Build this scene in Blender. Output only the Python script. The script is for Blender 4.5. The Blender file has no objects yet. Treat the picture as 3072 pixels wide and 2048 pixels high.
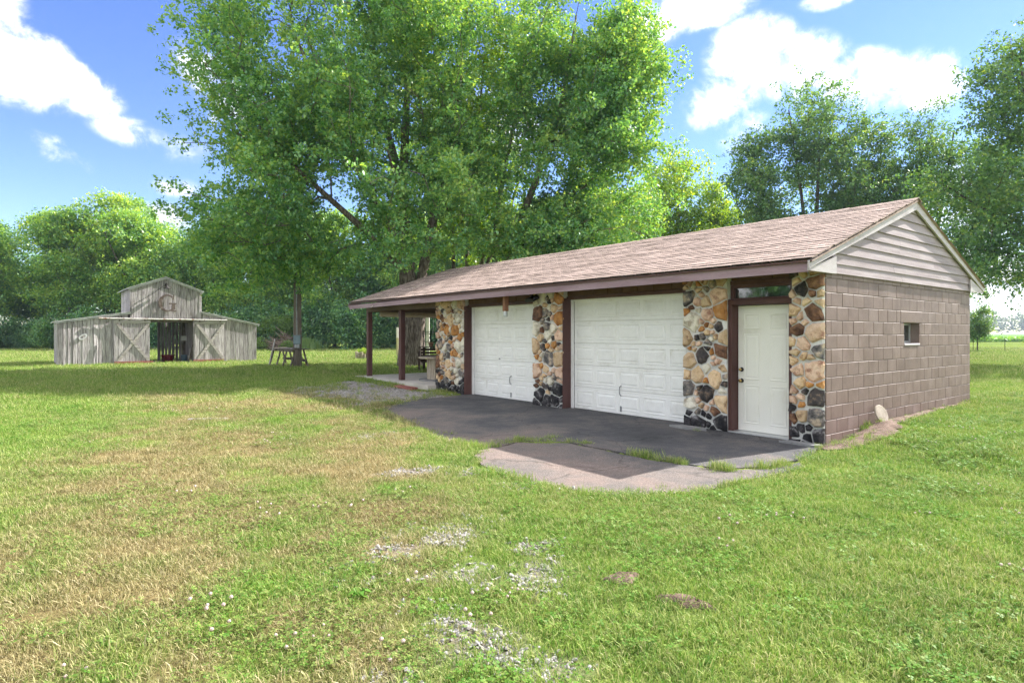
import bpy, bmesh, math, random
import numpy as np
from mathutils import Vector, Matrix
from mathutils.geometry import tessellate_polygon

SC = bpy.context.scene
COL = SC.collection
R = math.radians
PI = math.pi

# ------------------------------------------------------------------ camera
cam_data = bpy.data.cameras.new('camera')
cam_data.sensor_width = 36.0
cam_data.lens = 36.0 * 1830.0 / 3072.0
cam_data.shift_y = -24.0 / 3072.0
cam_data.clip_start = 0.05
cam_data.clip_end = 6000.0
cam = bpy.data.objects.new('camera', cam_data)
COL.objects.link(cam)
cam.location = (0.0, 0.0, 1.55)
cam.rotation_euler = (PI / 2, 0.0, 0.0)
SC.camera = cam

# ------------------------------------------------------------------ frames
ANG = R(38.3)
EX = np.array([math.sin(ANG), -math.cos(ANG)])     # garage: along its front, to the right
EY = np.array([math.cos(ANG), math.sin(ANG)])      # garage: into its depth
CORNER = np.array([4.438, 8.644])                  # front right corner of the garage


def L2W(u, v):
    return CORNER + EX * u + EY * v


def W2L(x, y):
    d = np.array([x, y]) - CORNER
    return float(d @ EX), float(d @ EY)


# ------------------------------------------------------------------ sky, sun, exposure
SUN_EL = R(38.5)
sh = 0.165 * EX + 0.986 * EY
sh = sh / np.linalg.norm(sh)
SUN_DIR = Vector((sh[0] * math.cos(SUN_EL), sh[1] * math.cos(SUN_EL), math.sin(SUN_EL)))

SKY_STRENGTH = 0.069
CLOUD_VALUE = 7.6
world = bpy.data.worlds.new('World')
SC.world = world
world.use_nodes = True
WT = world.node_tree
WT.nodes.clear()


def wn(t, **kw):
    n = WT.nodes.new(t)
    for k, v in kw.items():
        setattr(n, k, v)
    return n


def wmath(op, a, b=None, clamp=False):
    n = wn('ShaderNodeMath', operation=op, use_clamp=clamp)
    for i, s in enumerate((a, b)):
        if s is None:
            continue
        if isinstance(s, (int, float)):
            n.inputs[i].default_value = s
        else:
            WT.links.new(s, n.inputs[i])
    return n.outputs[0]


sky = wn('ShaderNodeTexSky', sky_type='NISHITA')
sky.sun_disc = False
sky.sun_elevation = SUN_EL
sky.sun_rotation = math.atan2(SUN_DIR.x, SUN_DIR.y)
sky.air_density = 1.0
sky.dust_density = 0.05
sky.ozone_density = 3.0
tc = wn('ShaderNodeTexCoord')
sep = wn('ShaderNodeSeparateXYZ')
WT.links.new(tc.outputs['Generated'], sep.inputs[0])
az = wmath('ARCTAN2', sep.outputs[0], sep.outputs[1])
el = wmath('ARCSINE', sep.outputs[2])
comb = wn('ShaderNodeCombineXYZ')
WT.links.new(az, comb.inputs[0])
WT.links.new(el, comb.inputs[1])


def wnoise(scale, detail, rough, dist=0.0, src=None):
    n = wn('ShaderNodeTexNoise')
    n.inputs['Scale'].default_value = scale
    n.inputs['Detail'].default_value = detail
    n.inputs['Roughness'].default_value = rough
    n.inputs['Distortion'].default_value = dist
    WT.links.new(src or tc.outputs['Generated'], n.inputs['Vector'])
    return n.outputs[0]


n_big = wnoise(9.0, 9.0, 0.62, 0.3)
n_fine = wnoise(26.0, 8.0, 0.62, 0.4)
# cloud masses of that day: azimuth, elevation, half width, half height, roll, weight
clouds = [(-0.735, 0.395, 0.075, 0.060, -0.3, 1.0), (-0.680, 0.335, 0.090, 0.062, -0.3, 1.0), (-0.615, 0.318, 0.060, 0.038, -0.4, 1.0), (-0.555, 0.272, 0.070, 0.026, -0.2, 0.52),
          (-0.490, 0.262, 0.050, 0.026, 0.2, 0.50), (-0.475, 0.365, 0.060, 0.050, -0.3, 1.0), (-0.430, 0.325, 0.070, 0.045, -0.6, 1.0), (-0.642, 0.232, 0.048, 0.024, -0.35, 0.92), (-0.500, 0.206, 0.042, 0.018, 0.0, 0.62),
          (-0.570, 0.150, 0.050, 0.024, 0.0, 0.85), (-0.520, 0.160, 0.050, 0.028, 0.0, 0.95), (0.375, 0.400, 0.080, 0.062, -0.1, 1.0), (0.440, 0.375, 0.080, 0.055, -0.1, 1.0), (0.330, 0.345, 0.070, 0.045, 0.2, 1.0),
          (0.520, 0.345, 0.110, 0.046, -0.15, 1.0), (0.600, 0.330, 0.060, 0.045, -0.2, 1.0), (0.365, 0.300, 0.050, 0.040, 0.3, 0.72), (0.290, 0.470, 0.100, 0.034, 0.0, 0.95), (0.225, 0.455, 0.070, 0.042, 0.3, 0.9),
          (0.480, 0.452, 0.045, 0.016, 0.0, 0.8), (0.640, 0.065, 0.160, 0.060, 0.0, 0.8), (0.640, 0.170, 0.080, 0.080, 0.0, 0.7), (0.30, 0.06, 0.20, 0.05, 0.0, 0.6),
          (-0.12, 0.11, 0.16, 0.05, 0.0, 0.8), (-0.05, 0.33, 0.15, 0.07, 0.0, 0.9)]
acc = None
for (a0, e0, rx, ry, rot, wgt) in clouds:
    mp = wn('ShaderNodeMapping', vector_type='TEXTURE')
    mp.inputs['Location'].default_value = (a0, e0, 0)
    mp.inputs['Rotation'].default_value = (0, 0, rot)
    mp.inputs['Scale'].default_value = (rx * 0.86, ry * 0.86, 1)
    WT.links.new(comb.outputs[0], mp.inputs['Vector'])
    ln = wn('ShaderNodeVectorMath', operation='LENGTH')
    WT.links.new(mp.outputs[0], ln.inputs[0])
    d = wmath('SUBTRACT', 1.25, ln.outputs['Value'])
    d = wmath('MAXIMUM', d, 0.0)
    d = wmath('MULTIPLY', wmath('MINIMUM', d, 0.9), wgt)
    acc = d if acc is None else wmath('MAXIMUM', acc, d)
# dense cloud cover added in the unseen sky to brighten the shade
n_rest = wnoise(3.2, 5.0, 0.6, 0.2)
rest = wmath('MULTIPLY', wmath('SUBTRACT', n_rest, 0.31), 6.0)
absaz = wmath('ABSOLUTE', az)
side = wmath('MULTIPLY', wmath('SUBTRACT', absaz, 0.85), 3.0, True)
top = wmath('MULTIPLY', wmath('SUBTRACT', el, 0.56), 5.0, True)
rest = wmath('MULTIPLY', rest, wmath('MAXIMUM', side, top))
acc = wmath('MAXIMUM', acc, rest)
nz = wmath('ADD', wmath('MULTIPLY', wmath('SUBTRACT', n_big, 0.5), 3.0), wmath('MULTIPLY', wmath('SUBTRACT', n_fine, 0.5), 1.5))
dens = wmath('ADD', acc, wmath('MULTIPLY', nz, wmath('MINIMUM', wmath('MULTIPLY', acc, 2.5), 1.0)))
mr = wn('ShaderNodeMapRange', interpolation_type='SMOOTHSTEP')
mr.inputs['From Min'].default_value = 0.06
mr.inputs['From Max'].default_value = 1.0
WT.links.new(dens, mr.inputs['Value'])
cmix = wn('ShaderNodeMix', data_type='RGBA')
hsv = wn('ShaderNodeHueSaturation')
hsv.inputs['Saturation'].default_value = 1.18
hsv.inputs['Value'].default_value = 1.0
hsv.inputs['Hue'].default_value = 0.520
WT.links.new(sky.outputs[0], hsv.inputs['Color'])
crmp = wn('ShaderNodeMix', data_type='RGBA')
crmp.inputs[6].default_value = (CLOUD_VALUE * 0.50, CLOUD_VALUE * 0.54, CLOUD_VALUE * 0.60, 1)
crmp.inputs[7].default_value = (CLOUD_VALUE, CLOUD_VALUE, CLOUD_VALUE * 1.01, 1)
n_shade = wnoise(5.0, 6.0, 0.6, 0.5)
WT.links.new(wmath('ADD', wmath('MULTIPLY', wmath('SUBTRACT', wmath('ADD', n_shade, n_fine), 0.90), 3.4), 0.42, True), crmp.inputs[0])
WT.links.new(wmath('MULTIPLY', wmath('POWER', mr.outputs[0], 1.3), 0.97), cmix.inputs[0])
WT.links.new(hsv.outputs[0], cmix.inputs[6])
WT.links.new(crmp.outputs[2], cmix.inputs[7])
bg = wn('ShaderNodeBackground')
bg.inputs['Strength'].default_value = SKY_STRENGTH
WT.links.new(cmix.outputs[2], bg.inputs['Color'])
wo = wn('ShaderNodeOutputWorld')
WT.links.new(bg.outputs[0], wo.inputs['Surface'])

sun_data = bpy.data.lights.new('sun', 'SUN')
sun_data.energy = 3.4
sun_data.angle = R(0.53)
sun_data.color = (1.0, 0.955, 0.89)
sun = bpy.data.objects.new('sun', sun_data)
COL.objects.link(sun)
sun.rotation_euler = (-SUN_DIR).to_track_quat('-Z', 'Y').to_euler()

SC.view_settings.view_transform = 'Standard'
SC.view_settings.look = 'None'
SC.view_settings.gamma = 1.0
SC.view_settings.use_curve_mapping = False
SC.view_settings.exposure = 2.0
SC.cycles.use_denoising = True
SC.cycles.denoising_prefilter = 'NONE'
SC.cycles.max_bounces = 6
SC.cycles.diffuse_bounces = 4
SC.cycles.glossy_bounces = 2
SC.cycles.transmission_bounces = 4
SC.cycles.adaptive_threshold = 0.02
SC.cycles.transparent_max_bounces = 6
SC.cycles.sample_clamp_indirect = 6.0


# ------------------------------------------------------------------ materials
def new_mat(name):
    m = bpy.data.materials.new(name)
    m.use_nodes = True
    nt = m.node_tree
    nt.nodes.clear()
    out = nt.nodes.new('ShaderNodeOutputMaterial')
    return m, nt, out


def add(nt, t, **kw):
    n = nt.nodes.new(t)
    for k, v in kw.items():
        setattr(n, k, v)
    return n


def setin(nt, node, key, val):
    if isinstance(val, (int, float, tuple, list)):
        node.inputs[key].default_value = val
    else:
        nt.links.new(val, node.inputs[key])


def vmath(nt, op, a, b=None, clamp=False):
    n = add(nt, 'ShaderNodeMath', operation=op, use_clamp=clamp)
    setin(nt, n, 0, a)
    if b is not None:
        setin(nt, n, 1, b)
    return n.outputs[0]


def c4(c):
    return (c[0], c[1], c[2], 1.0)


def ramp(nt, fac, stops):
    r = add(nt, 'ShaderNodeValToRGB')
    els = r.color_ramp.elements
    els[0].position, els[0].color = stops[0][0], c4(stops[0][1])
    els[1].position, els[1].color = stops[-1][0], c4(stops[-1][1])
    for p, c in stops[1:-1]:
        e = els.new(p)
        e.color = c4(c)
    nt.links.new(fac, r.inputs[0])
    return r.outputs[0]


def noise(nt, vec, scale, detail=5.0, rough=0.6, dist=0.0):
    n = add(nt, 'ShaderNodeTexNoise')
    nt.links.new(vec, n.inputs['Vector'])
    n.inputs['Scale'].default_value = scale
    n.inputs['Detail'].default_value = detail
    n.inputs['Roughness'].default_value = rough
    n.inputs['Distortion'].default_value = dist
    return n.outputs[0]


def coords(nt, world_space=False, stretch=(1, 1, 1), shuffle=True):
    if world_space:
        g = add(nt, 'ShaderNodeNewGeometry')
        v = g.outputs['Position']
    else:
        t = add(nt, 'ShaderNodeTexCoord')
        v = t.outputs['Object']
    mp = add(nt, 'ShaderNodeMapping')
    mp.inputs['Scale'].default_value = stretch
    nt.links.new(v, mp.inputs['Vector'])
    v = mp.outputs[0]
    if shuffle and not world_space:
        oi = add(nt, 'ShaderNodeObjectInfo')
        a = add(nt, 'ShaderNodeVectorMath', operation='MULTIPLY_ADD')
        nt.links.new(oi.outputs['Random'], a.inputs[0])
        a.inputs[1].default_value = (37.0, 71.0, 53.0)
        nt.links.new(v, a.inputs[2])
        v = a.outputs[0]
    return v


def surf(name, stops, scale=6.0, rough=0.8, bump=0.15, bscale=None, stretch=(1, 1, 1), detail=6.0,
         world_space=False, vary=0.0, spec=0.3, fine=None, metal=0.0, island=False, bdist=0.01):
    """A procedural surface: noise through a colour ramp, finer speckle, a little relief, per-object tone."""
    m, nt, out = new_mat(name)
    v = coords(nt, world_space, stretch)
    f = noise(nt, v, scale, detail, 0.62)
    f2 = vmath(nt, 'MULTIPLY_ADD', vmath(nt, 'SUBTRACT', f, 0.5), 1.7)
    f2.node.inputs[2].default_value = 0.5
    col = ramp(nt, f2, stops)
    if fine:
        ff = noise(nt, v, fine[0], 3.0, 0.7)
        mx = add(nt, 'ShaderNodeMix', data_type='RGBA', blend_type='MULTIPLY')
        mx.inputs[0].default_value = 1.0
        nt.links.new(col, mx.inputs[6])
        nt.links.new(ramp(nt, ff, [(0.3, (1 - fine[1],) * 3), (0.7, (1 + fine[1] * 0.6,) * 3)]), mx.inputs[7])
        col = mx.outputs[2]
    if vary > 0:
        if island:
            g = add(nt, 'ShaderNodeNewGeometry')
            oi = add(nt, 'ShaderNodeObjectInfo')
            rnd = vmath(nt, 'FRACT', vmath(nt, 'ADD', g.outputs['Random Per Island'], oi.outputs['Random']))
        else:
            oi = add(nt, 'ShaderNodeObjectInfo')
            rnd = oi.outputs['Random']
        hs = add(nt, 'ShaderNodeHueSaturation')
        mrn = add(nt, 'ShaderNodeMapRange')
        nt.links.new(rnd, mrn.inputs[0])
        mrn.inputs[3].default_value = 1 - vary
        mrn.inputs[4].default_value = 1 + vary
        nt.links.new(mrn.outputs[0], hs.inputs['Value'])
        nt.links.new(col, hs.inputs['Color'])
        col = hs.outputs[0]
    b = add(nt, 'ShaderNodeBsdfPrincipled')
    nt.links.new(col, b.inputs['Base Color'])
    b.inputs['Roughness'].default_value = rough
    b.inputs['Metallic'].default_value = metal
    b.inputs['Specular IOR Level'].default_value = spec
    if bump > 0:
        bn = noise(nt, v, bscale or scale * 5, 5.0, 0.65)
        bp = add(nt, 'ShaderNodeBump')
        bp.inputs['Strength'].default_value = bump
        bp.inputs['Distance'].default_value = bdist
        nt.links.new(bn, bp.inputs['Height'])
        nt.links.new(bp.outputs[0], b.inputs['Normal'])
    nt.links.new(b.outputs[0], out.inputs[0])
    return m


def leaf_mat(name, cols, trans=0.45, tcol=None, scale=0.6, gloss=0.06):
    """Foliage: tone by leaf and by branch, light coming through the blade."""
    m, nt, out = new_mat(name)
    g = add(nt, 'ShaderNodeNewGeometry')
    v = g.outputs['Position']
    f = noise(nt, v, scale, 3.0, 0.6)
    rnd = g.outputs['Random Per Island']
    fac = vmath(nt, 'ADD', vmath(nt, 'MULTIPLY', f, 0.75), vmath(nt, 'MULTIPLY', rnd, 0.45))
    fac = vmath(nt, 'SUBTRACT', fac, 0.1, True)
    col = ramp(nt, fac, cols)
    d = add(nt, 'ShaderNodeBsdfDiffuse')
    nt.links.new(col, d.inputs[0])
    t = add(nt, 'ShaderNodeBsdfTranslucent')
    mx = add(nt, 'ShaderNodeMix', data_type='RGBA', blend_type='MULTIPLY')
    mx.inputs[0].default_value = 1.0
    nt.links.new(col, mx.inputs[6])
    mx.inputs[7].default_value = c4(tcol or (2.0, 1.7, 0.7))
    nt.links.new(mx.outputs[2], t.inputs[0])
    s = add(nt, 'ShaderNodeMixShader')
    s.inputs[0].default_value = trans
    nt.links.new(d.outputs[0], s.inputs[1])
    nt.links.new(t.outputs[0], s.inputs[2])
    gl = add(nt, 'ShaderNodeBsdfGlossy')
    gl.inputs['Roughness'].default_value = 0.45
    s2 = add(nt, 'ShaderNodeMixShader')
    s2.inputs[0].default_value = gloss
    nt.links.new(s.outputs[0], s2.inputs[1])
    nt.links.new(gl.outputs[0], s2.inputs[2])
    nt.links.new(s2.outputs[0], out.inputs[0])
    return m


def grass_mat(name, green, straw, trans=0.3):
    """Blades whose tint follows the tuft's dryness."""
    m, nt, out = new_mat(name)
    g = add(nt, 'ShaderNodeNewGeometry')
    at = add(nt, 'ShaderNodeAttribute', attribute_type='INSTANCER', attribute_name='dry')
    rnd = g.outputs['Random Per Island']
    f = vmath(nt, 'ADD', vmath(nt, 'MULTIPLY', at.outputs['Fac'], 1.15), vmath(nt, 'MULTIPLY', vmath(nt, 'SUBTRACT', rnd, 0.5), 0.7), True)
    pn = noise(nt, g.outputs['Position'], 1.1, 6.0, 0.75)
    gcol = ramp(nt, vmath(nt, 'ADD', vmath(nt, 'MULTIPLY', rnd, 0.55), vmath(nt, 'MULTIPLY', vmath(nt, 'SUBTRACT', pn, 0.27), 1.05), True), green)
    scol = ramp(nt, rnd, straw)
    mx = add(nt, 'ShaderNodeMix', data_type='RGBA')
    nt.links.new(f, mx.inputs[0])
    nt.links.new(gcol, mx.inputs[6])
    nt.links.new(scol, mx.inputs[7])
    d = add(nt, 'ShaderNodeBsdfDiffuse')
    nt.links.new(mx.outputs[2], d.inputs[0])
    t = add(nt, 'ShaderNodeBsdfTranslucent')
    nt.links.new(mx.outputs[2], t.inputs[0])
    s = add(nt, 'ShaderNodeMixShader')
    s.inputs[0].default_value = trans
    nt.links.new(d.outputs[0], s.inputs[1])
    nt.links.new(t.outputs[0], s.inputs[2])
    gl = add(nt, 'ShaderNodeBsdfGlossy')
    gl.inputs['Roughness'].default_value = 0.5
    s2 = add(nt, 'ShaderNodeMixShader')
    s2.inputs[0].default_value = 0.02
    nt.links.new(s.outputs[0], s2.inputs[1])
    nt.links.new(gl.outputs[0], s2.inputs[2])
    nt.links.new(s2.outputs[0], out.inputs[0])
    return m


def glass_mat(name, tint=(0.02, 0.03, 0.03)):
    m, nt, out = new_mat(name)
    b = add(nt, 'ShaderNodeBsdfPrincipled')
    b.inputs['Base Color'].default_value = c4(tint)
    b.inputs['Roughness'].default_value = 0.04
    b.inputs['Specular IOR Level'].default_value = 1.0
    b.inputs['IOR'].default_value = 1.8
    nt.links.new(b.outputs[0], out.inputs[0])
    return m


M = {}
M['mortar'] = surf('mortar', [(0.2, (0.40, 0.40, 0.40)), (0.5, (0.66, 0.65, 0.63)), (0.9, (0.75, 0.74, 0.71))], 5, 0.9, 0.5, 40, fine=(60, 0.15))
M['st_tan'] = surf('stone_tan', [(0.15, (0.20, 0.11, 0.06)), (0.42, (0.60, 0.42, 0.25)), (0.8, (0.72, 0.55, 0.37))], 9, 0.85, 0.8, 30, vary=0.2, fine=(70, 0.2))
M['st_orange'] = surf('stone_orange', [(0.2, (0.24, 0.10, 0.03)), (0.5, (0.50, 0.23, 0.07)), (0.85, (0.58, 0.35, 0.16))], 8, 0.85, 0.8, 30, vary=0.2, fine=(70, 0.2))
M['st_cream'] = surf('stone_cream', [(0.2, (0.34, 0.29, 0.22)), (0.45, (0.70, 0.65, 0.54)), (0.85, (0.78, 0.72, 0.60))], 7, 0.85, 0.8, 28, vary=0.12, fine=(70, 0.15))
M['st_pink'] = surf('stone_pink', [(0.2, (0.30, 0.15, 0.10)), (0.45, (0.62, 0.42, 0.30)), (0.85, (0.72, 0.55, 0.42))], 8, 0.85, 0.8, 30, vary=0.15, fine=(70, 0.18))
M['st_grey'] = surf('stone_grey', [(0.28, (0.05, 0.048, 0.05)), (0.5, (0.19, 0.17, 0.16)), (0.72, (0.48, 0.38, 0.28))], 8, 0.8, 0.8, 30, vary=0.2, fine=(70, 0.25))
M['st_dark'] = surf('stone_dark', [(0.30, (0.018, 0.017, 0.018)), (0.55, (0.075, 0.062, 0.058)), (0.75, (0.26, 0.18, 0.125))], 8, 0.75, 0.8, 30, vary=0.2, fine=(70, 0.3))
M['st_brown'] = surf('stone_brown', [(0.25, (0.05, 0.025, 0.018)), (0.55, (0.17, 0.085, 0.05)), (0.85, (0.34, 0.19, 0.10))], 8, 0.8, 0.8, 30, vary=0.2, fine=(70, 0.25))
M['st_soot'] = surf('stone_soot', [(0.35, (0.012, 0.012, 0.015)), (0.6, (0.05, 0.045, 0.048)), (0.78, (0.24, 0.23, 0.23))], 9, 0.8, 0.8, 34, vary=0.2, fine=(80, 0.3))
M['block'] = surf('painted_block', [(0.2, (0.150, 0.098, 0.082)), (0.5, (0.195, 0.134, 0.115)), (0.85, (0.25, 0.183, 0.163))], 2, 0.55, 0.35, 90, vary=0.05, spec=0.4, fine=(120, 0.12), bdist=0.004)
M['block_dark'] = surf('painted_block_dark', [(0.2, (0.10, 0.048, 0.026)), (0.5, (0.125, 0.062, 0.034)), (0.85, (0.16, 0.083, 0.048))], 5, 0.6, 0.3, 90, vary=0.06, fine=(120, 0.1), bdist=0.004)
M['joint'] = surf('block_joint', [(0.2, (0.17, 0.125, 0.11)), (0.8, (0.25, 0.20, 0.175))], 4, 0.7, 0.3, 80, fine=(100, 0.15))
M['trim'] = surf('brown_trim', [(0.25, (0.075, 0.032, 0.028)), (0.55, (0.105, 0.048, 0.042)), (0.85, (0.14, 0.072, 0.062))], 3, 0.55, 0.2, 25, stretch=(1, 1, 0.2), vary=0.08, fine=(90, 0.12))
M['fascia'] = surf('fascia_paint', [(0.2, (0.23, 0.15, 0.175)), (0.5, (0.30, 0.205, 0.235)), (0.85, (0.38, 0.28, 0.315))], 3, 0.6, 0.25, 25, stretch=(0.25, 1, 2), fine=(70, 0.15))
M['beam'] = surf('porch_beam', [(0.2, (0.13, 0.085, 0.065)), (0.8, (0.20, 0.135, 0.10))], 4, 0.7, 0.3, 30, stretch=(0.3, 1, 1), fine=(80, 0.2))
M['siding'] = surf('gable_siding', [(0.2, (0.26, 0.21, 0.215)), (0.5, (0.33, 0.275, 0.282)), (0.85, (0.41, 0.355, 0.366))], 4, 0.6, 0.3, 40, stretch=(1, 0.25, 3), vary=0.06, fine=(80, 0.12))
M['rake'] = surf('rake_paint', [(0.2, (0.40, 0.36, 0.37)), (0.5, (0.50, 0.455, 0.465)), (0.85, (0.58, 0.54, 0.55))], 4, 0.6, 0.3, 40, stretch=(1, 0.4, 2), fine=(80, 0.15))
M['shingle'] = surf('asphalt_shingle', [(0.2, (0.26, 0.195, 0.168)), (0.5, (0.36, 0.275, 0.240)), (0.85, (0.46, 0.355, 0.315))], 2.2, 0.95, 0.6, 160, vary=0.17, island=True, fine=(150, 0.22), spec=0.15, bdist=0.004)
M['shingle_edge_shade'] = surf('shingle_cut_edge_shade', [(0.2, (0.022, 0.017, 0.015)), (0.8, (0.05, 0.04, 0.035))], 20, 0.95, 0.0)  # bare cut edge, its dark tone also paints the shade between shingle rows
M['white'] = surf('white_door_paint', [(0.12, (0.66, 0.64, 0.59)), (0.4, (0.84, 0.83, 0.81)), (0.85, (0.88, 0.875, 0.86))], 1.3, 0.42, 0.08, 40, spec=0.45, fine=(9, 0.05))
M['cream'] = surf('entry_door_paint', [(0.12, (0.66, 0.63, 0.55)), (0.4, (0.78, 0.76, 0.69)), (0.85, (0.82, 0.80, 0.74))], 1.6, 0.4, 0.05, 40, spec=0.45)
M['glass'] = glass_mat('window_glass')
M['brass'] = surf('brass', [(0.2, (0.45, 0.30, 0.10)), (0.8, (0.65, 0.47, 0.18))], 10, 0.28, 0.0, metal=1.0)
M['black'] = surf('black_metal', [(0.2, (0.012, 0.012, 0.013)), (0.8, (0.03, 0.03, 0.032))], 10, 0.45, 0.05)
M['grey_metal'] = surf('grey_metal', [(0.2, (0.20, 0.21, 0.22)), (0.8, (0.33, 0.34, 0.35))], 8, 0.4, 0.05, metal=0.6)
M['alu'] = surf('aluminium', [(0.2, (0.45, 0.46, 0.47)), (0.8, (0.62, 0.63, 0.64))], 10, 0.35, 0.05, metal=0.7)
M['driveway'] = None
M['concrete'] = surf('patio_concrete', [(0.2, (0.46, 0.42, 0.38)), (0.5, (0.58, 0.53, 0.48)), (0.85, (0.66, 0.62, 0.57))], 1.4, 0.9, 0.25, 30, world_space=True, fine=(60, 0.12))
M['gravel'] = surf('limestone_gravel', [(0.2, (0.18, 0.165, 0.15)), (0.5, (0.34, 0.32, 0.30)), (0.85, (0.48, 0.46, 0.44))], 12, 0.9, 0.3, 60, world_space=True, fine=(40, 0.2))
M['dirt'] = surf('bare_dirt', [(0.2, (0.085, 0.055, 0.04)), (0.5, (0.165, 0.112, 0.085)), (0.85, (0.27, 0.195, 0.155))], 7, 0.95, 0.9, 25, world_space=True, fine=(60, 0.3), bdist=0.03)
M['barnwood'] = surf('weathered_wood', [(0.2, (0.10, 0.088, 0.09)), (0.40, (0.31, 0.28, 0.285)), (0.58, (0.45, 0.415, 0.425)), (0.85, (0.62, 0.585, 0.60))], 5, 0.9, 0.6, 14, stretch=(6, 6, 0.35), vary=0.22, fine=(22, 0.2), spec=0.15)
M['barnwood_x'] = surf('weathered_wood_rail', [(0.2, (0.15, 0.13, 0.125)), (0.5, (0.40, 0.365, 0.345)), (0.9, (0.58, 0.54, 0.52))], 5, 0.9, 0.6, 14, stretch=(0.35, 6, 6), vary=0.15, fine=(22, 0.2), spec=0.15)
M['redwood'] = surf('faded_red_board', [(0.2, (0.16, 0.055, 0.045)), (0.5, (0.30, 0.11, 0.09)), (0.85, (0.38, 0.19, 0.15))], 4, 0.85, 0.4, 20, stretch=(0.4, 4, 4), fine=(40, 0.2))
M['rust'] = surf('rusty_steel', [(0.2, (0.06, 0.04, 0.034)), (0.5, (0.13, 0.098, 0.085)), (0.85, (0.22, 0.18, 0.16))], 9, 0.8, 0.3, 40)
M['tin'] = surf('barn_tin', [(0.2, (0.34, 0.34, 0.34)), (0.55, (0.55, 0.55, 0.56)), (0.9, (0.66, 0.66, 0.66))], 3, 0.5, 0.1, 20, fine=(20, 0.15), metal=0.3)
M['rail_paint'] = surf('track_rail_paint', [(0.25, (0.26, 0.11, 0.07)), (0.4, (0.52, 0.49, 0.47)), (0.85, (0.66, 0.65, 0.63))], 5, 0.6, 0.1, 30)
M['oldwood'] = surf('dark_old_wood', [(0.2, (0.06, 0.05, 0.042)), (0.5, (0.13, 0.11, 0.09)), (0.85, (0.22, 0.19, 0.16))], 6, 0.9, 0.6, 16, stretch=(1, 1, 1), vary=0.15, fine=(30, 0.25))
M['palletwood'] = surf('stained_pallet_wood', [(0.2, (0.03, 0.018, 0.015)), (0.8, (0.075, 0.045, 0.036))], 6, 0.75, 0.4, 20, vary=0.15)
M['spoolwood'] = surf('spool_wood', [(0.2, (0.27, 0.21, 0.16)), (0.5, (0.46, 0.39, 0.31)), (0.85, (0.56, 0.49, 0.41))], 6, 0.85, 0.4, 20, stretch=(4, 4, 0.5), vary=0.15, fine=(30, 0.2))
M['polewood'] = surf('utility_pole_wood', [(0.2, (0.085, 0.068, 0.055)), (0.5, (0.17, 0.14, 0.115)), (0.85, (0.25, 0.21, 0.18))], 4, 0.9, 0.7, 14, stretch=(6, 6, 0.4), fine=(30, 0.25))
M['bark'] = surf('maple_bark', [(0.25, (0.06, 0.047, 0.04)), (0.5, (0.20, 0.16, 0.135)), (0.8, (0.40, 0.345, 0.30))], 6, 0.95, 1.0, 9, stretch=(3, 3, 0.6), world_space=True, fine=(20, 0.3), bdist=0.08)
M['bark_dark'] = surf('locust_bark', [(0.2, (0.035, 0.03, 0.026)), (0.8, (0.13, 0.11, 0.095))], 3, 0.95, 0.6, 9, stretch=(3, 3, 0.6), world_space=True)
M['terracotta'] = surf('terracotta', [(0.2, (0.26, 0.13, 0.09)), (0.8, (0.40, 0.23, 0.17))], 6, 0.85, 0.2, 30)
M['canvas'] = surf('blind_canvas', [(0.2, (0.46, 0.37, 0.27)), (0.8, (0.56, 0.47, 0.36))], 6, 0.8, 0.2, 60)
M['slate'] = surf('grey_flagstone', [(0.2, (0.16, 0.16, 0.165)), (0.8, (0.29, 0.285, 0.28))], 5, 0.8, 0.4, 30)
M['discstone'] = surf('pale_concrete_disc', [(0.2, (0.30, 0.25, 0.20)), (0.8, (0.46, 0.40, 0.33))], 7, 0.9, 0.3, 40, fine=(60, 0.12))
M['plastic_red'] = surf('red_plastic', [(0.2, (0.16, 0.02, 0.03)), (0.8, (0.26, 0.04, 0.05))], 5, 0.5, 0.0)
M['plastic_white'] = surf('white_plastic', [(0.2, (0.5, 0.5, 0.5)), (0.8, (0.62, 0.62, 0.62))], 5, 0.5, 0.0)
M['plastic_blue'] = surf('blue_plastic', [(0.2, (0.10, 0.17, 0.24)), (0.8, (0.17, 0.26, 0.33))], 5, 0.5, 0.0)
M['meter'] = surf('meter_box_paint', [(0.2, (0.15, 0.21, 0.25)), (0.8, (0.23, 0.30, 0.34))], 5, 0.45, 0.05)
M['cedar'] = surf('cedar_tube', [(0.2, (0.20, 0.085, 0.045)), (0.8, (0.42, 0.22, 0.13))], 6, 0.7, 0.3, 20, stretch=(5, 5, 0.5))
M['jar'] = surf('clear_jar', [(0.2, (0.42, 0.46, 0.47)), (0.8, (0.58, 0.61, 0.60))], 5, 0.1, 0.0, spec=0.8)
M['orange'] = surf('orange_shovel', [(0.2, (0.36, 0.15, 0.09)), (0.8, (0.50, 0.25, 0.16))], 8, 0.6, 0.1)
M['letter_white'] = surf('white_letter_paint', [(0.2, (0.55, 0.52, 0.47)), (0.8, (0.66, 0.63, 0.58))], 6, 0.6, 0.1)
M['lamp_lens'] = surf('floodlight_lens', [(0.2, (0.42, 0.45, 0.48)), (0.8, (0.55, 0.58, 0.60))], 8, 0.2, 0.0)
M['yellowwood'] = surf('treated_post', [(0.2, (0.30, 0.27, 0.12)), (0.8, (0.46, 0.42, 0.26))], 5, 0.85, 0.3, 20, stretch=(4, 4, 0.5))
M['twig'] = surf('pale_twig', [(0.2, (0.33, 0.29, 0.24)), (0.8, (0.52, 0.47, 0.41))], 9, 0.9, 0.2)
M['brush'] = surf('brush_pile_wood', [(0.2, (0.20, 0.14, 0.105)), (0.8, (0.42, 0.32, 0.26))], 3, 0.9, 0.2, vary=0.2)
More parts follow.
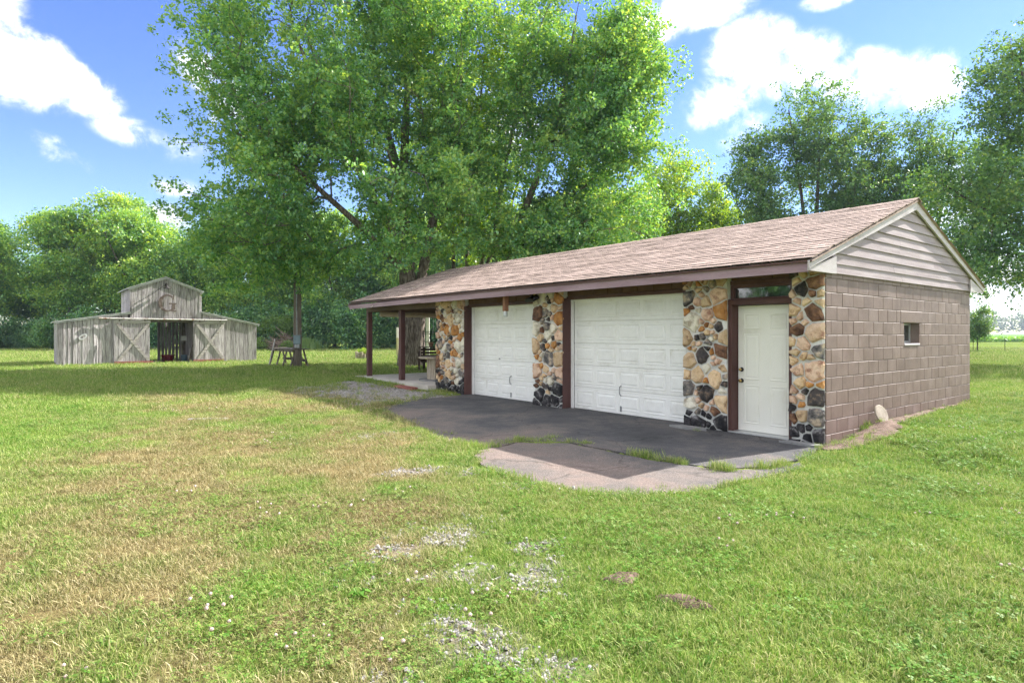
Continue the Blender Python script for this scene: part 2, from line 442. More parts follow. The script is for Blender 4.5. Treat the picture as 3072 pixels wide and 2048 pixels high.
M['iron'] = surf('wrought_iron', [(0.2, (0.015, 0.013, 0.012)), (0.8, (0.04, 0.034, 0.03))], 9, 0.6, 0.1)

M['leaf_maple'] = leaf_mat('maple_leaves', [(0.12, (0.038, 0.135, 0.064)), (0.42, (0.112, 0.305, 0.116)), (0.66, (0.252, 0.447, 0.122)), (0.9, (0.477, 0.611, 0.186))], 0.40, (2.0, 1.55, 0.5), 0.45)
M['leaf_light'] = leaf_mat('light_maple_leaves', [(0.12, (0.063, 0.163, 0.026)), (0.45, (0.184, 0.362, 0.054)), (0.7, (0.345, 0.488, 0.072)), (0.95, (0.517, 0.575, 0.120))], 0.42, (1.9, 1.55, 0.5), 0.5)
M['leaf_dark'] = leaf_mat('dark_maple_leaves', [(0.12, (0.026, 0.095, 0.049)), (0.45, (0.076, 0.197, 0.082)), (0.7, (0.158, 0.299, 0.089)), (0.95, (0.402, 0.457, 0.136))], 0.36, (2.2, 1.7, 0.6), 0.45)
M['leaf_locust'] = leaf_mat('locust_leaves', [(0.12, (0.036, 0.137, 0.056)), (0.42, (0.129, 0.314, 0.089)), (0.66, (0.316, 0.499, 0.097)), (0.9, (0.546, 0.676, 0.161))], 0.40, (1.9, 1.5, 0.5), 0.30)
M['leaf_under'] = leaf_mat('understorey_leaves', [(0.12, (0.025, 0.096, 0.061)), (0.45, (0.082, 0.230, 0.106)), (0.7, (0.198, 0.384, 0.125)), (0.95, (0.432, 0.595, 0.173))], 0.36, (1.9, 1.5, 0.5), 0.5)
M['leaf_far'] = leaf_mat('distant_leaves', [(0.05, (0.03, 0.065, 0.03)), (0.5, (0.06, 0.10, 0.04)), (1.0, (0.14, 0.15, 0.055))], 0.3, scale=0.06)
M['leaf_bush'] = leaf_mat('bush_leaves', [(0.05, (0.078, 0.169, 0.039)), (0.5, (0.143, 0.260, 0.052)), (1.0, (0.260, 0.351, 0.091))], 0.4, scale=1.5)
M['leaf_soy'] = leaf_mat('soy_leaves', [(0.05, (0.072, 0.192, 0.024)), (0.5, (0.132, 0.300, 0.030)), (1.0, (0.204, 0.372, 0.048))], 0.4, scale=0.5)
GREEN = [(0.0, (0.055, 0.150, 0.018)), (0.4, (0.145, 0.285, 0.035)), (0.7, (0.275, 0.41, 0.055)), (0.9, (0.39, 0.48, 0.09)), (1.0, (0.48, 0.46, 0.20))]
STRAW = [(0.0, (0.15, 0.105, 0.05)), (0.4, (0.30, 0.245, 0.11)), (0.75, (0.42, 0.36, 0.17)), (1.0, (0.56, 0.49, 0.29))]
M['grass'] = grass_mat('grass_blades', GREEN, STRAW)
M['clover'] = grass_mat('clover_leaves', [(0.0, (0.05, 0.15, 0.02)), (0.5, (0.11, 0.26, 0.03)), (1.0, (0.22, 0.38, 0.05))], [(0.0, (0.09, 0.17, 0.03)), (1.0, (0.30, 0.33, 0.10))], 0.35)
M['flower'] = surf('clover_flowers', [(0.2, (0.42, 0.30, 0.26)), (0.8, (0.62, 0.52, 0.46))], 30, 0.9, 0.0)


# ------------------------------------------------------------------ mesh helpers
class MB:
    def __init__(self):
        self.v, self.f = [], []

    def addm(self, vs, fs):
        b = len(self.v)
        self.v.extend(tuple(map(float, p)) for p in vs)
        self.f.extend(tuple(b + i for i in f) for f in fs)
        return self

    def box(self, x0, x1, y0, y1, z0, z1):
        return self.addm([(x0, y0, z0), (x1, y0, z0), (x1, y1, z0), (x0, y1, z0), (x0, y0, z1), (x1, y0, z1), (x1, y1, z1), (x0, y1, z1)],
                         [(3, 2, 1, 0), (4, 5, 6, 7), (0, 1, 5, 4), (1, 2, 6, 5), (2, 3, 7, 6), (3, 0, 4, 7)])

    def bbox(self, x0, x1, y0, y1, z0, z1, b=0.004):
        """box with all twelve edges chamfered"""
        vs, fs = [], []
        X, Y, Z = (x0, x1), (y0, y1), (z0, z1)
        idx = {}
        for i in (0, 1):
            for j in (0, 1):
                for k in (0, 1):
                    sx, sy, sz = (1 - 2 * i) * b, (1 - 2 * j) * b, (1 - 2 * k) * b
                    for a in range(3):
                        p = [X[i] + sx, Y[j] + sy, Z[k] + sz]
                        p[a] = (X[i], Y[j], Z[k])[a]
                        idx[(i, j, k, a)] = len(vs)
                        vs.append(tuple(p))
        for a in range(3):
            o1, o2 = (a + 1) % 3, (a + 2) % 3
            for s in (0, 1):
                ring = []
                for (p, q) in ((0, 0), (1, 0), (1, 1), (0, 1)):
                    key = [0, 0, 0]
                    key[a], key[o1], key[o2] = s, p, q
                    ring.append(idx[(key[0], key[1], key[2], a)])
                fs.append(tuple(ring if s else ring[::-1]))
        for a in range(3):
            o1, o2 = (a + 1) % 3, (a + 2) % 3
            for p in (0, 1):
                for q in (0, 1):
                    k0, k1 = [0, 0, 0], [0, 0, 0]
                    k0[a], k1[a] = 0, 1
                    k0[o1] = k1[o1] = p
                    k0[o2] = k1[o2] = q
                    fs.append((idx[(*k0, o1)], idx[(*k1, o1)], idx[(*k1, o2)], idx[(*k0, o2)]))
        for i in (0, 1):
            for j in (0, 1):
                for k in (0, 1):
                    fs.append((idx[(i, j, k, 0)], idx[(i, j, k, 1)], idx[(i, j, k, 2)]))
        return self.addm(vs, fs)

    def beam(self, p, q, w, h, up=(0, 0, 1)):
        """rectangular bar from p to q, w across, h along up"""
        p, q, up = Vector(p), Vector(q), Vector(up)
        d = (q - p).normalized()
        s = d.cross(up)
        if s.length < 1e-4:
            s = d.cross(Vector((1, 0, 0)))
        s.normalize()
        t = s.cross(d).normalized()
        s, t = s * w / 2, t * h / 2
        vs = [p - s - t, p + s - t, p + s + t, p - s + t, q - s - t, q + s - t, q + s + t, q - s + t]
        return self.addm(vs, [(0, 1, 2, 3), (7, 6, 5, 4), (0, 4, 5, 1), (1, 5, 6, 2), (2, 6, 7, 3), (3, 7, 4, 0)])

    def tube(self, pts, radii, k=8, cap=True):
        pts = [Vector(p) for p in pts]
        if isinstance(radii, (int, float)):
            radii = [radii] * len(pts)
        b = len(self.v)
        ref = None
        for i, p in enumerate(pts):
            d = (pts[min(i + 1, len(pts) - 1)] - pts[max(i - 1, 0)]).normalized()
            if ref is None:
                ref = Vector((0, 0, 1)) if abs(d.z) < 0.9 else Vector((1, 0, 0))
            s = d.cross(ref).normalized()
            t = s.cross(d).normalized()
            ref = t
            for j in range(k):
                a = 2 * PI * j / k
                self.v.append(tuple(p + (s * math.cos(a) + t * math.sin(a)) * radii[i]))
        for i in range(len(pts) - 1):
            for j in range(k):
                a, c = b + i * k + j, b + i * k + (j + 1) % k
                self.f.append((a, c, c + k, a + k))
        if cap:
            self.f.append(tuple(b + j for j in range(k))[::-1])
            self.f.append(tuple(b + (len(pts) - 1) * k + j for j in range(k)))
        return self

    def lathe(self, prof, k=16, c=(0, 0, 0)):
        b = len(self.v)
        for (r, z) in prof:
            for j in range(k):
                a = 2 * PI * j / k
                self.v.append((c[0] + r * math.cos(a), c[1] + r * math.sin(a), c[2] + z))
        n = len(prof)
        for i in range(n - 1):
            for j in range(k):
                a, d = b + i * k + j, b + i * k + (j + 1) % k
                self.f.append((a, d, d + k, a + k))
        self.f.append(tuple(b + j for j in range(k))[::-1])
        self.f.append(tuple(b + (n - 1) * k + j for j in range(k)))
        return self

    def prism(self, poly, z0, z1):
        """extruded polygon (list of xy, counter-clockwise)"""
        n = len(poly)
        b = len(self.v)
        self.v.extend((float(x), float(y), z0) for x, y in poly)
        self.v.extend((float(x), float(y), z1) for x, y in poly)
        for i in range(n):
            j = (i + 1) % n
            self.f.append((b + i, b + j, b + n + j, b + n + i))
        for t in tessellate_polygon([[Vector((x, y, 0)) for x, y in poly]]):
            self.f.append(tuple(b + n + i for i in t))
            self.f.append(tuple(b + i for i in t[::-1]))
        return self

    def mesh(self, name, mat, smooth=False):
        me = bpy.data.meshes.new(name)
        me.from_pydata(self.v, [], self.f)
        if mat:
            me.materials.append(mat)
        if smooth:
            me.polygons.foreach_set('use_smooth', [True] * len(me.polygons))
        me.update()
        return me

    def build(self, name, mat, parent=None, smooth=False, loc=None, rot=None):
        return link(name, self.mesh(name, mat, smooth), parent, loc, rot)


def fix_normals(me):
    bm = bmesh.new()
    bm.from_mesh(me)
    bmesh.ops.recalc_face_normals(bm, faces=bm.faces)
    bm.to_mesh(me)
    bm.free()


def link(name, me, parent=None, loc=None, rot=None):
    o = bpy.data.objects.new(name, me)
    COL.objects.link(o)
    if parent:
        o.parent = parent
    if loc is not None:
        o.location = loc
    if rot is not None:
        o.rotation_euler = rot
    return o


def tag(o, label=None, cat=None, group=None, kind=None):
    if label:
        o['label'] = label
    if cat:
        o['category'] = cat
    if group:
        o['group'] = group
    if kind:
        o['kind'] = kind
    return o


def thing(name, label, cat, loc=(0, 0, 0), rotz=0.0, group=None):
    o = bpy.data.objects.new(name, None)
    o.empty_display_size = 0.3
    COL.objects.link(o)
    o.location = loc
    o.rotation_euler = (0, 0, rotz)
    return tag(o, label, cat, group)


def np_mesh(name, V, F, mat, smooth=False):
    """mesh from numpy arrays; F is (n, k) with k = 3 or 4"""
    me = bpy.data.meshes.new(name)
    n, k = F.shape
    me.vertices.add(len(V))
    me.vertices.foreach_set('co', np.ascontiguousarray(V, dtype=np.float32).ravel())
    me.loops.add(n * k)
    me.loops.foreach_set('vertex_index', np.ascontiguousarray(F, dtype=np.int32).ravel())
    me.polygons.add(n)
    me.polygons.foreach_set('loop_start', np.arange(0, n * k, k, dtype=np.int32))
    if smooth:
        me.polygons.foreach_set('use_smooth', np.ones(n, dtype=bool))
    if mat:
        me.materials.append(mat)
    me.update(calc_edges=True)
    return me


def smoothstep(a, b, x):
    t = np.clip((x - a) / (b - a), 0, 1)
    return t * t * (3 - 2 * t)


# value noise in python, for terrain, lawn tone and scatter masks
_rs = np.random.RandomState(11)
_grid = _rs.rand(64, 64)


def vnoise(x, y, s):
    x, y = np.asarray(x) * s, np.asarray(y) * s
    xi, yi = np.floor(x).astype(int), np.floor(y).astype(int)
    fx, fy = x - xi, y - yi
    fx, fy = fx * fx * (3 - 2 * fx), fy * fy * (3 - 2 * fy)
    g = lambda i, j: _grid[i % 64, j % 64]
    return (g(xi, yi) * (1 - fx) + g(xi + 1, yi) * fx) * (1 - fy) + (g(xi, yi + 1) * (1 - fx) + g(xi + 1, yi + 1) * fx) * fy


def fbm(x, y, s):
    return (vnoise(x, y, s) + 0.5 * vnoise(x + 7.3, y + 3.1, s * 2.1) + 0.25 * vnoise(x + 1.7, y + 9.2, s * 4.3)) / 1.75


def in_poly(x, y, poly):
    x, y = np.asarray(x), np.asarray(y)
    c = np.zeros(x.shape, bool)
    n = len(poly)
    for i in range(n):
        x0, y0 = poly[i]
        x1, y1 = poly[(i + 1) % n]
        hit = ((y0 > y) != (y1 > y)) & (x < (x1 - x0) * (y - y0) / (y1 - y0 + 1e-12) + x0)
        c ^= hit
    return c


def poly_dist(x, y, poly):
    x, y = np.asarray(x, float), np.asarray(y, float)
    d = np.full(x.shape, 1e9)
    n = len(poly)
    for i in range(n):
        ax, ay = poly[i]
        bx, by = poly[(i + 1) % n]
        ex, ey = bx - ax, by - ay
        t = np.clip(((x - ax) * ex + (y - ay) * ey) / (ex * ex + ey * ey + 1e-12), 0, 1)
        d = np.minimum(d, np.hypot(x - ax - t * ex, y - ay - t * ey))
    return np.where(in_poly(x, y, poly), -d, d)


# ------------------------------------------------------------------ ground
rng = random.Random(5)


def rough_poly(pts, step=0.22, amp=0.035, seed=1, keep=()):
    rr = random.Random(seed)
    out = []
    n = len(pts)
    for i in range(n):
        a, b = np.array(pts[i]), np.array(pts[(i + 1) % n])
        L = np.linalg.norm(b - a)
        k = max(1, int(L / step))
        for j in range(k):
            p = a + (b - a) * j / k
            if i not in keep:
                p = p + np.array([rr.uniform(-amp, amp), rr.uniform(-amp, amp)])
            out.append((float(p[0]), float(p[1])))
    return out


UP = [tuple(L2W(0.0, 0.6)), tuple(L2W(-9.3, 0.6)), (-1.67, 15.25), (-2.29, 14.62), (-2.66, 13.51), (-2.8, 12.78), (-2.38, 11.92), (-1.9, 10.83), (-1.48, 9.92),
      (-1.13, 9.15), (-0.64, 8.6), (-0.41, 8.34), (0.12, 8.98), (0.8, 8.92), (1.58, 7.95), (2.12, 7.41), (2.5, 7.11), (3.03, 7.25), (3.6, 7.62), (4.0, 8.1), (4.35, 8.55)]
LO = [(-0.44, 8.20), (0.12, 8.82), (0.79, 8.77), (1.54, 7.82), (2.07, 7.27), (2.46, 6.98), (2.99, 7.11), (3.48, 7.46), (3.46, 7.24), (2.94, 6.79),
      (2.51, 6.54), (1.99, 6.14), (1.45, 5.98), (1.05, 5.95), (0.62, 6.13), (0.23, 6.45), (-0.14, 6.88), (-0.39, 7.37), (-0.49, 7.84)]


def ccw(p):
    a = sum(p[i][0] * p[(i + 1) % len(p)][1] - p[(i + 1) % len(p)][0] * p[i][1] for i in range(len(p)))
    return p if a > 0 else p[::-1]


UP_R = ccw(rough_poly(UP, seed=2, keep=(0, 1)))
LO_R = ccw(rough_poly(LO, seed=3))
SLAB_Z = -0.03


def terrain(x, y):
    x, y = np.asarray(x, float), np.asarray(y, float)
    u = (x - CORNER[0]) * EX[0] + (y - CORNER[1]) * EX[1]
    v = (x - CORNER[0]) * EY[0] + (y - CORNER[1]) * EY[1]
    h = 0.09 * smoothstep(-10.5, -13.5, u) * smoothstep(-3.5, -0.5, v) * smoothstep(-30, -24, u)
    h = h + 0.14 * smoothstep(-0.9, 0.7, v) * smoothstep(-0.6, 0.1, u) * smoothstep(60, 25, y)
    h = h + 0.05 * (fbm(x, y, 0.12) - 0.5) + 0.02 * (fbm(x, y, 0.6) - 0.5)
    near = (y < 40) & (np.abs(x) < 40)
    d = np.full(x.shape, 9.0)
    if near.any():
        d[near] = np.minimum(poly_dist(x[near], y[near], UP), poly_dist(x[near], y[near], LO))
    h = np.where(d < 9, h * smoothstep(0.0, 1.0, d) + (-0.075) * smoothstep(0.06, -0.10, d) + (-0.02) * smoothstep(0.6, 0.0, d), h)
    inside = (u > -15.2) & (u < -0.2) & (v > 0.4) & (v < 6.3)
    return np.where(inside, np.minimum(h, -0.08), h)


def axis(fine0, fine1, step, lo, hi, grow=1.16):
    a = list(np.arange(fine0, fine1 + 1e-6, step))
    s, p = step, fine1
    while p < hi:
        s *= grow
        p += s
        a.append(p)
    s, p = step, fine0
    b = []
    while p > lo:
        s *= grow
        p -= s
        b.append(p)
    return np.array(b[::-1] + a)


gx = axis(-8, 10, 0.16, -1500, 1500)
gy = axis(1.5, 18, 0.16, -300, 3000)
GX, GY = np.meshgrid(gx, gy, indexing='ij')
GZ = terrain(GX, GY)
nx, ny = GX.shape
gi = np.arange(nx * ny).reshape(nx, ny)
F = np.stack([gi[:-1, :-1], gi[1:, :-1], gi[1:, 1:], gi[:-1, 1:]], -1).reshape(-1, 4)
V = np.stack([GX, GY, GZ], -1).reshape(-1, 3)


def dryness(x, y):
    """how parched the lawn is: a broad worn band between the camera and the drive"""
    x, y = np.asarray(x, float), np.asarray(y, float)
    xc = -0.70 - 0.33 * y
    hw = 1.30 + 0.16 * y
    band = smoothstep(1.25, 0.55, np.abs(x - xc) / hw) * smoothstep(19, 13, y)
    n = fbm(x, y, 0.55)
    n2 = fbm(x + 31, y + 17, 1.3)
    u = (x - CORNER[0]) * EX[0] + (y - CORNER[1]) * EX[1]
    mow = 0.5 + 0.5 * np.sin((x * 0.55 + y * 0.83) * 2.6 + 3 * fbm(x, y, 0.1))
    base = 0.16 + 0.28 * (n - 0.5) + 0.08 * mow
    d = base + band * (0.46 + 1.3 * (n2 - 0.5) + 0.35 * (n - 0.5) + 1.2 * (fbm(x + 77, y + 5, 3.3) - 0.5))
    far = smoothstep(22, 45, y) * 0.06
    return np.clip(d + far, 0, 1)


GRAVEL = [(-0.69, 4.47, 0.26, 0.32), (0.13, 3.83, 0.28, 0.26), (-0.42, 3.95, 0.18, 0.14), (-0.15, 3.10, 0.22, 0.22), (0.10, 2.80, 0.20, 0.16), (-0.35, 4.85, 0.22, 0.25),
          (-1.02, 3.95, 0.16, 0.2), (-0.42, 3.4, 0.14, 0.14), (0.18, 4.45, 0.16, 0.2), (-0.55, 2.75, 0.15, 0.1), (-0.55, 6.9, 0.22, 0.22), (-0.10, 6.40, 0.25, 0.12), (0.35, 6.10, 0.22, 0.08),
          (-1.2, 6.9, 0.35, 0.15), (-1.9, 9.3, 0.35, 0.3)]
PORCH_GRAVEL = [(-5.9, 16.6), (-6.1, 17.6), (-5.0, 18.6), (-3.6, 17.6), (-2.3, 16.25), (-1.62, 15.13), (-2.38, 14.6), (-3.03, 13.5), (-3.4, 13.2), (-4.0, 14.3), (-4.9, 15.4)]


def gravelness(x, y):
    x, y = np.asarray(x, float), np.asarray(y, float)
    g = np.zeros(x.shape)
    w = 0.45 * (fbm(x, y, 3.1) - 0.5)
    for (a, b, rx, ry) in GRAVEL:
        g = np.maximum(g, smoothstep(1.9, 0.1, np.hypot((x - a) / rx, (y - b) / ry) + w * 2.6))
    g = g * smoothstep(0.36, 0.56, fbm(x + 11, y + 4, 4.2))
    near = (x > -8) & (x < 0) & (y > 12) & (y < 21)
    if near.any():
        d = poly_dist(x[near], y[near], PORCH_GRAVEL)
        gg = smoothstep(0.35, -0.35, d + 1.3 * (fbm(x[near], y[near], 0.9) - 0.5))
        g[near] = np.maximum(g[near], gg * (0.55 + 0.45 * smoothstep(0.66, 0.5, fbm(x[near] + 5, y[near], 1.2))))
    return g


lawn_me = np_mesh('lawn', V, F, None, True)
dry_v = dryness(GX, GY).ravel()
gr_v = gravelness(GX, GY).ravel()
for nm, arr in (('dry', dry_v), ('gravel', gr_v)):
    at = lawn_me.attributes.new(nm, 'FLOAT', 'POINT')
    at.data.foreach_set('value', arr.astype(np.float32))


def lawn_material():
    m, nt, out = new_mat('lawn_ground')
    g = add(nt, 'ShaderNodeNewGeometry')
    p = g.outputs['Position']
    fine = noise(nt, p, 38.0, 6.0, 0.7)
    mid = noise(nt, p, 5.0, 5.0, 0.6)
    big = noise(nt, p, 0.45, 4.0, 0.6)
    # stretched noise reads as mown blades further off
    gf = vmath(nt, 'ADD', vmath(nt, 'MULTIPLY', fine, 0.5), vmath(nt, 'ADD', vmath(nt, 'MULTIPLY', mid, 0.3), vmath(nt, 'MULTIPLY', big, 0.25)))
    gc = ramp(nt, gf, [(0.30, (0.022, 0.045, 0.010)), (0.48, (0.075, 0.150, 0.024)), (0.60, (0.155, 0.25, 0.040)), (0.75, (0.28, 0.36, 0.075))])
    sc = ramp(nt, gf, [(0.30, (0.09, 0.062, 0.035)), (0.50, (0.22, 0.17, 0.08)), (0.70, (0.38, 0.31, 0.155))])
    a = add(nt, 'ShaderNodeAttribute', attribute_name='dry')
    mx = add(nt, 'ShaderNodeMix', data_type='RGBA')
    nt.links.new(vmath(nt, 'MULTIPLY', a.outputs['Fac'], 1.1, True), mx.inputs[0])
    nt.links.new(gc, mx.inputs[6])
    nt.links.new(sc, mx.inputs[7])
    gv = add(nt, 'ShaderNodeAttribute', attribute_name='gravel')
    mg = add(nt, 'ShaderNodeMix', data_type='RGBA')
    nt.links.new(gv.outputs['Fac'], mg.inputs[0])
    nt.links.new(mx.outputs[2], mg.inputs[6])
    nt.links.new(ramp(nt, fine, [(0.3, (0.14, 0.11, 0.085)), (0.7, (0.34, 0.30, 0.26))]), mg.inputs[7])
    b = add(nt, 'ShaderNodeBsdfDiffuse')
    nt.links.new(mg.outputs[2], b.inputs[0])
    bp = add(nt, 'ShaderNodeBump')
    bp.inputs['Strength'].default_value = 0.8
    bp.inputs['Distance'].default_value = 0.04
    nt.links.new(noise(nt, p, 22.0, 6.0, 0.7), bp.inputs['Height'])
    nt.links.new(bp.outputs[0], b.inputs['Normal'])
    nt.links.new(b.outputs[0], out.inputs[0])
    return m


lawn_me.materials.append(lawn_material())
lawn = link('lawn', lawn_me)
tag(lawn, 'mown lawn, parched in the middle and greener to both sides', 'lawn', kind='structure')


def driveway_material():
    m, nt, out = new_mat('worn_driveway')
    g = add(nt, 'ShaderNodeNewGeometry')
    p = g.outputs['Position']
    big = noise(nt, p, 0.8, 5.0, 0.65, 0.3)
    mid = noise(nt, p, 6.0, 5.0, 0.65)
    fine = noise(nt, p, 70.0, 3.0, 0.75)
    # old seal coat wears off away from the doors
    mp = add(nt, 'ShaderNodeMapping', vector_type='TEXTURE')
    mp.inputs['Location'].default_value = (CORNER[0], CORNER[1], 0)
    mp.inputs['Rotation'].default_value = (0, 0, ANG - PI / 2)
    nt.links.new(p, mp.inputs['Vector'])
    sp = add(nt, 'ShaderNodeSeparateXYZ')
    nt.links.new(mp.outputs[0], sp.inputs[0])
    wear = add(nt, 'ShaderNodeMapRange')
    nt.links.new(sp.outputs[1], wear.inputs[0])
    wear.inputs[1].default_value = -1.6
    wear.inputs[2].default_value = -4.0
    f = vmath(nt, 'ADD', vmath(nt, 'MULTIPLY', wear.outputs[0], 0.45), vmath(nt, 'MULTIPLY', vmath(nt, 'SUBTRACT', big, 0.5), 1.5))
    f = vmath(nt, 'ADD', f, vmath(nt, 'MULTIPLY', vmath(nt, 'SUBTRACT', mid, 0.5), 0.5))
    f = vmath(nt, 'ADD', f, 0.3, True)
    col = ramp(nt, f, [(0.0, (0.046, 0.046, 0.050)), (0.3, (0.080, 0.078, 0.082)), (0.6, (0.145, 0.124, 0.114)), (0.85, (0.19, 0.146, 0.128)), (1.0, (0.235, 0.195, 0.178))])
    mx = add(nt, 'ShaderNodeMix', data_type='RGBA', blend_type='MULTIPLY')
    mx.inputs[0].default_value = 1.0
    nt.links.new(col, mx.inputs[6])
    nt.links.new(ramp(nt, fine, [(0.30, (0.50, 0.50, 0.52)), (0.48, (1.0, 1.0, 1.0)), (0.62, (1.25, 1.25, 1.25)), (0.74, (2.6, 2.6, 2.6))]), mx.inputs[7])
    vo = add(nt, 'ShaderNodeTexVoronoi', feature='DISTANCE_TO_EDGE')
    vo.inputs['Scale'].default_value = 0.5
    dv = add(nt, 'ShaderNodeVectorMath', operation='MULTIPLY_ADD')
    nz3 = add(nt, 'ShaderNodeTexNoise')
    nz3.inputs['Scale'].default_value = 3.0
    nt.links.new(p, nz3.inputs['Vector'])
    nt.links.new(nz3.outputs['Color'], dv.inputs[0])
    dv.inputs[1].default_value = (0.5, 0.5, 0.0)
    nt.links.new(p, dv.inputs[2])
    nt.links.new(dv.outputs[0], vo.inputs['Vector'])
    crack = add(nt, 'ShaderNodeMapRange')
    nt.links.new(vo.outputs[0], crack.inputs[0])
    crack.inputs[1].default_value = 0.003
    crack.inputs[2].default_value = 0.009
    crack.inputs[3].default_value = 0.70
    crack.inputs[4].default_value = 1.0
    mc = add(nt, 'ShaderNodeMix', data_type='RGBA', blend_type='MULTIPLY')
    mc.inputs[0].default_value = 1.0
    nt.links.new(mx.outputs[2], mc.inputs[6])
    nt.links.new(crack.outputs[0], mc.inputs[7])
    b = add(nt, 'ShaderNodeBsdfPrincipled')
    b.inputs['Roughness'].default_value = 0.9
    b.inputs['Specular IOR Level'].default_value = 0.2
    nt.links.new(mc.outputs[2], b.inputs['Base Color'])
    bp = add(nt, 'ShaderNodeBump')
    bp.inputs['Strength'].default_value = 0.6
    bp.inputs['Distance'].default_value = 0.006
    nt.links.new(vmath(nt, 'ADD', fine, vmath(nt, 'MULTIPLY', crack.outputs[0], 1.5)), bp.inputs['Height'])
    nt.links.new(bp.outputs[0], b.inputs['Normal'])
    nt.links.new(b.outputs[0], out.inputs[0])
    return m


M['driveway'] = driveway_material()
tag(MB().prism(UP_R, -0.16, SLAB_Z).build('driveway', M['driveway']), 'worn asphalt drive in front of the garage doors', 'driveway', kind='structure')
tag(MB().prism(LO_R, -0.16, SLAB_Z + 0.006).build('driveway_apron', M['driveway']), 'outer slab of the drive beyond the grassy crack', 'driveway', kind='structure')

# ------------------------------------------------------------------ garage
GROT = ANG - PI / 2
garage = thing('garage', 'long brown block garage with stone piers, two white doors and shingled gable roof', 'garage', (CORNER[0], CORNER[1], 0), GROT)
WALL_D = 6.42
EAVE_V, EAVE_Z = -0.63, 2.545
RIDGE_V, RIDGE_Z = 3.21, 3.87
SLOPE = (RIDGE_Z - EAVE_Z) / (RIDGE_V - EAVE_V)
SANG = math.atan(SLOPE)
U_R, U_L = 0.12, -15.05


def roof_z(v):
    return EAVE_Z + SLOPE * (v - EAVE_V) if v <= RIDGE_V else RIDGE_Z - SLOPE * (v - RIDGE_V)


# gable wall of concrete blocks
WV0, WV1, WZ0, WZ1 = 2.90, 3.60, 1.345, 1.733
gw = MB()
for (a, b, c, d) in ((0.10, WALL_D, -0.2, WZ0), (0.10, WV0, WZ0, WZ1), (WV1, WALL_D, WZ0, WZ1), (0.10, WALL_D, WZ1, 2.5)):
    gw.box(-0.20, -0.010, a, b, c, d)
gw.addm([(-0.05, 0.10, 2.5), (-0.05, WALL_D, 2.5), (-0.05, RIDGE_V, 3.78)], [(0, 1, 2)])
wall = gw.build('gable_wall', M['joint'], garage)
CH, BL = 0.2032, WALL_D / 17.5
_bm = {}


def block_mesh(w, h, mat):
    k = (round(w, 3), round(h, 3), mat)
    if k not in _bm:
        _bm[k] = MB().bbox(-0.05, 0.0, -w / 2, w / 2, -h / 2, h / 2, 0.0035).mesh('block', M[mat])
    return _bm[k]


rb = random.Random(8)
for k in range(-1, 12):
    zt, zb = 2.343 - CH * k, 2.343 - CH * (k + 1)
    if k == -1:
        zt = 2.46
    z0, z1 = zb + 0.0045, zt - 0.0045
    off = 0.0 if k % 2 == 0 else -BL / 2
    i = 0
    while True:
        a, b = off + i * BL, off + (i + 1) * BL
        i += 1
        if a > WALL_D - 0.02:
            break
        a, b = max(a, 0.03) + 0.004, min(b, WALL_D) - 0.004
        spans = [(a, b)]
        if k in (3, 4):
            spans = [s for s in ((a, min(b, WV0 - 0.002)), (max(a, WV1 + 0.002), b)) if s[1] - s[0] > 0.03]
        if k == 2:
            spans = [s for s in ((a, min(b, 2.74)), (max(a, 3.76), b)) if s[1] - s[0] > 0.03]
        for (s0, s1) in spans:
            link('block', block_mesh(s1 - s0, z1 - z0, 'block'), wall, (rb.uniform(-0.0015, 0.0015), (s0 + s1) / 2, (z0 + z1) / 2), (rb.uniform(-0.003, 0.003), 0, rb.uniform(-0.006, 0.006)))
lin = MB().bbox(-0.05, 0.004, 2.745, 3.755, WZ1 + 0.002, WZ1 + CH - 0.004, 0.006).build('lintel_patch', M['block'], wall)
# window set deep in the wall
win = MB()
for (a, b, c, d) in ((WV0, WV0 + 0.035, WZ0 + 0.03, WZ1), (WV1 - 0.035, WV1, WZ0 + 0.03, WZ1), (WV0 + 0.035, WV1 - 0.035, WZ1 - 0.04, WZ1), (WV0 + 0.035, WV1 - 0.035, WZ0 + 0.03, WZ0 + 0.07), (3.16, 3.19, WZ0 + 0.07, WZ1 - 0.04)):
    win.box(-0.18, -0.14, a, b, c, d)
window = win.build('window', M['alu'], garage)
MB().box(-0.168, -0.160, WV0 + 0.02, 3.165, WZ0 + 0.05, WZ1 - 0.03).build('pane', M['glass'], window)
MB().box(-0.160, -0.152, 3.185, WV1 - 0.02, WZ0 + 0.05, WZ1 - 0.03).build('pane', M['glass'], window)
MB().bbox(-0.14, 0.012, WV0 + 0.002, WV1 - 0.002, WZ0 - 0.005, WZ0 + 0.028, 0.006).build('sill', M['rake'], window)
rev = MB()
rev.box(-0.2, -0.004, WV0 - 0.004, WV0 - 0.001, WZ0, WZ1)
rev.box(-0.2, -0.004, WV1 + 0.001, WV1 + 0.004, WZ0, WZ1)
rev.box(-0.2, -0.004, WV0, WV1, WZ1 + 0.001, WZ1 + 0.004)
rev.build('reveal', M['trim'], window)

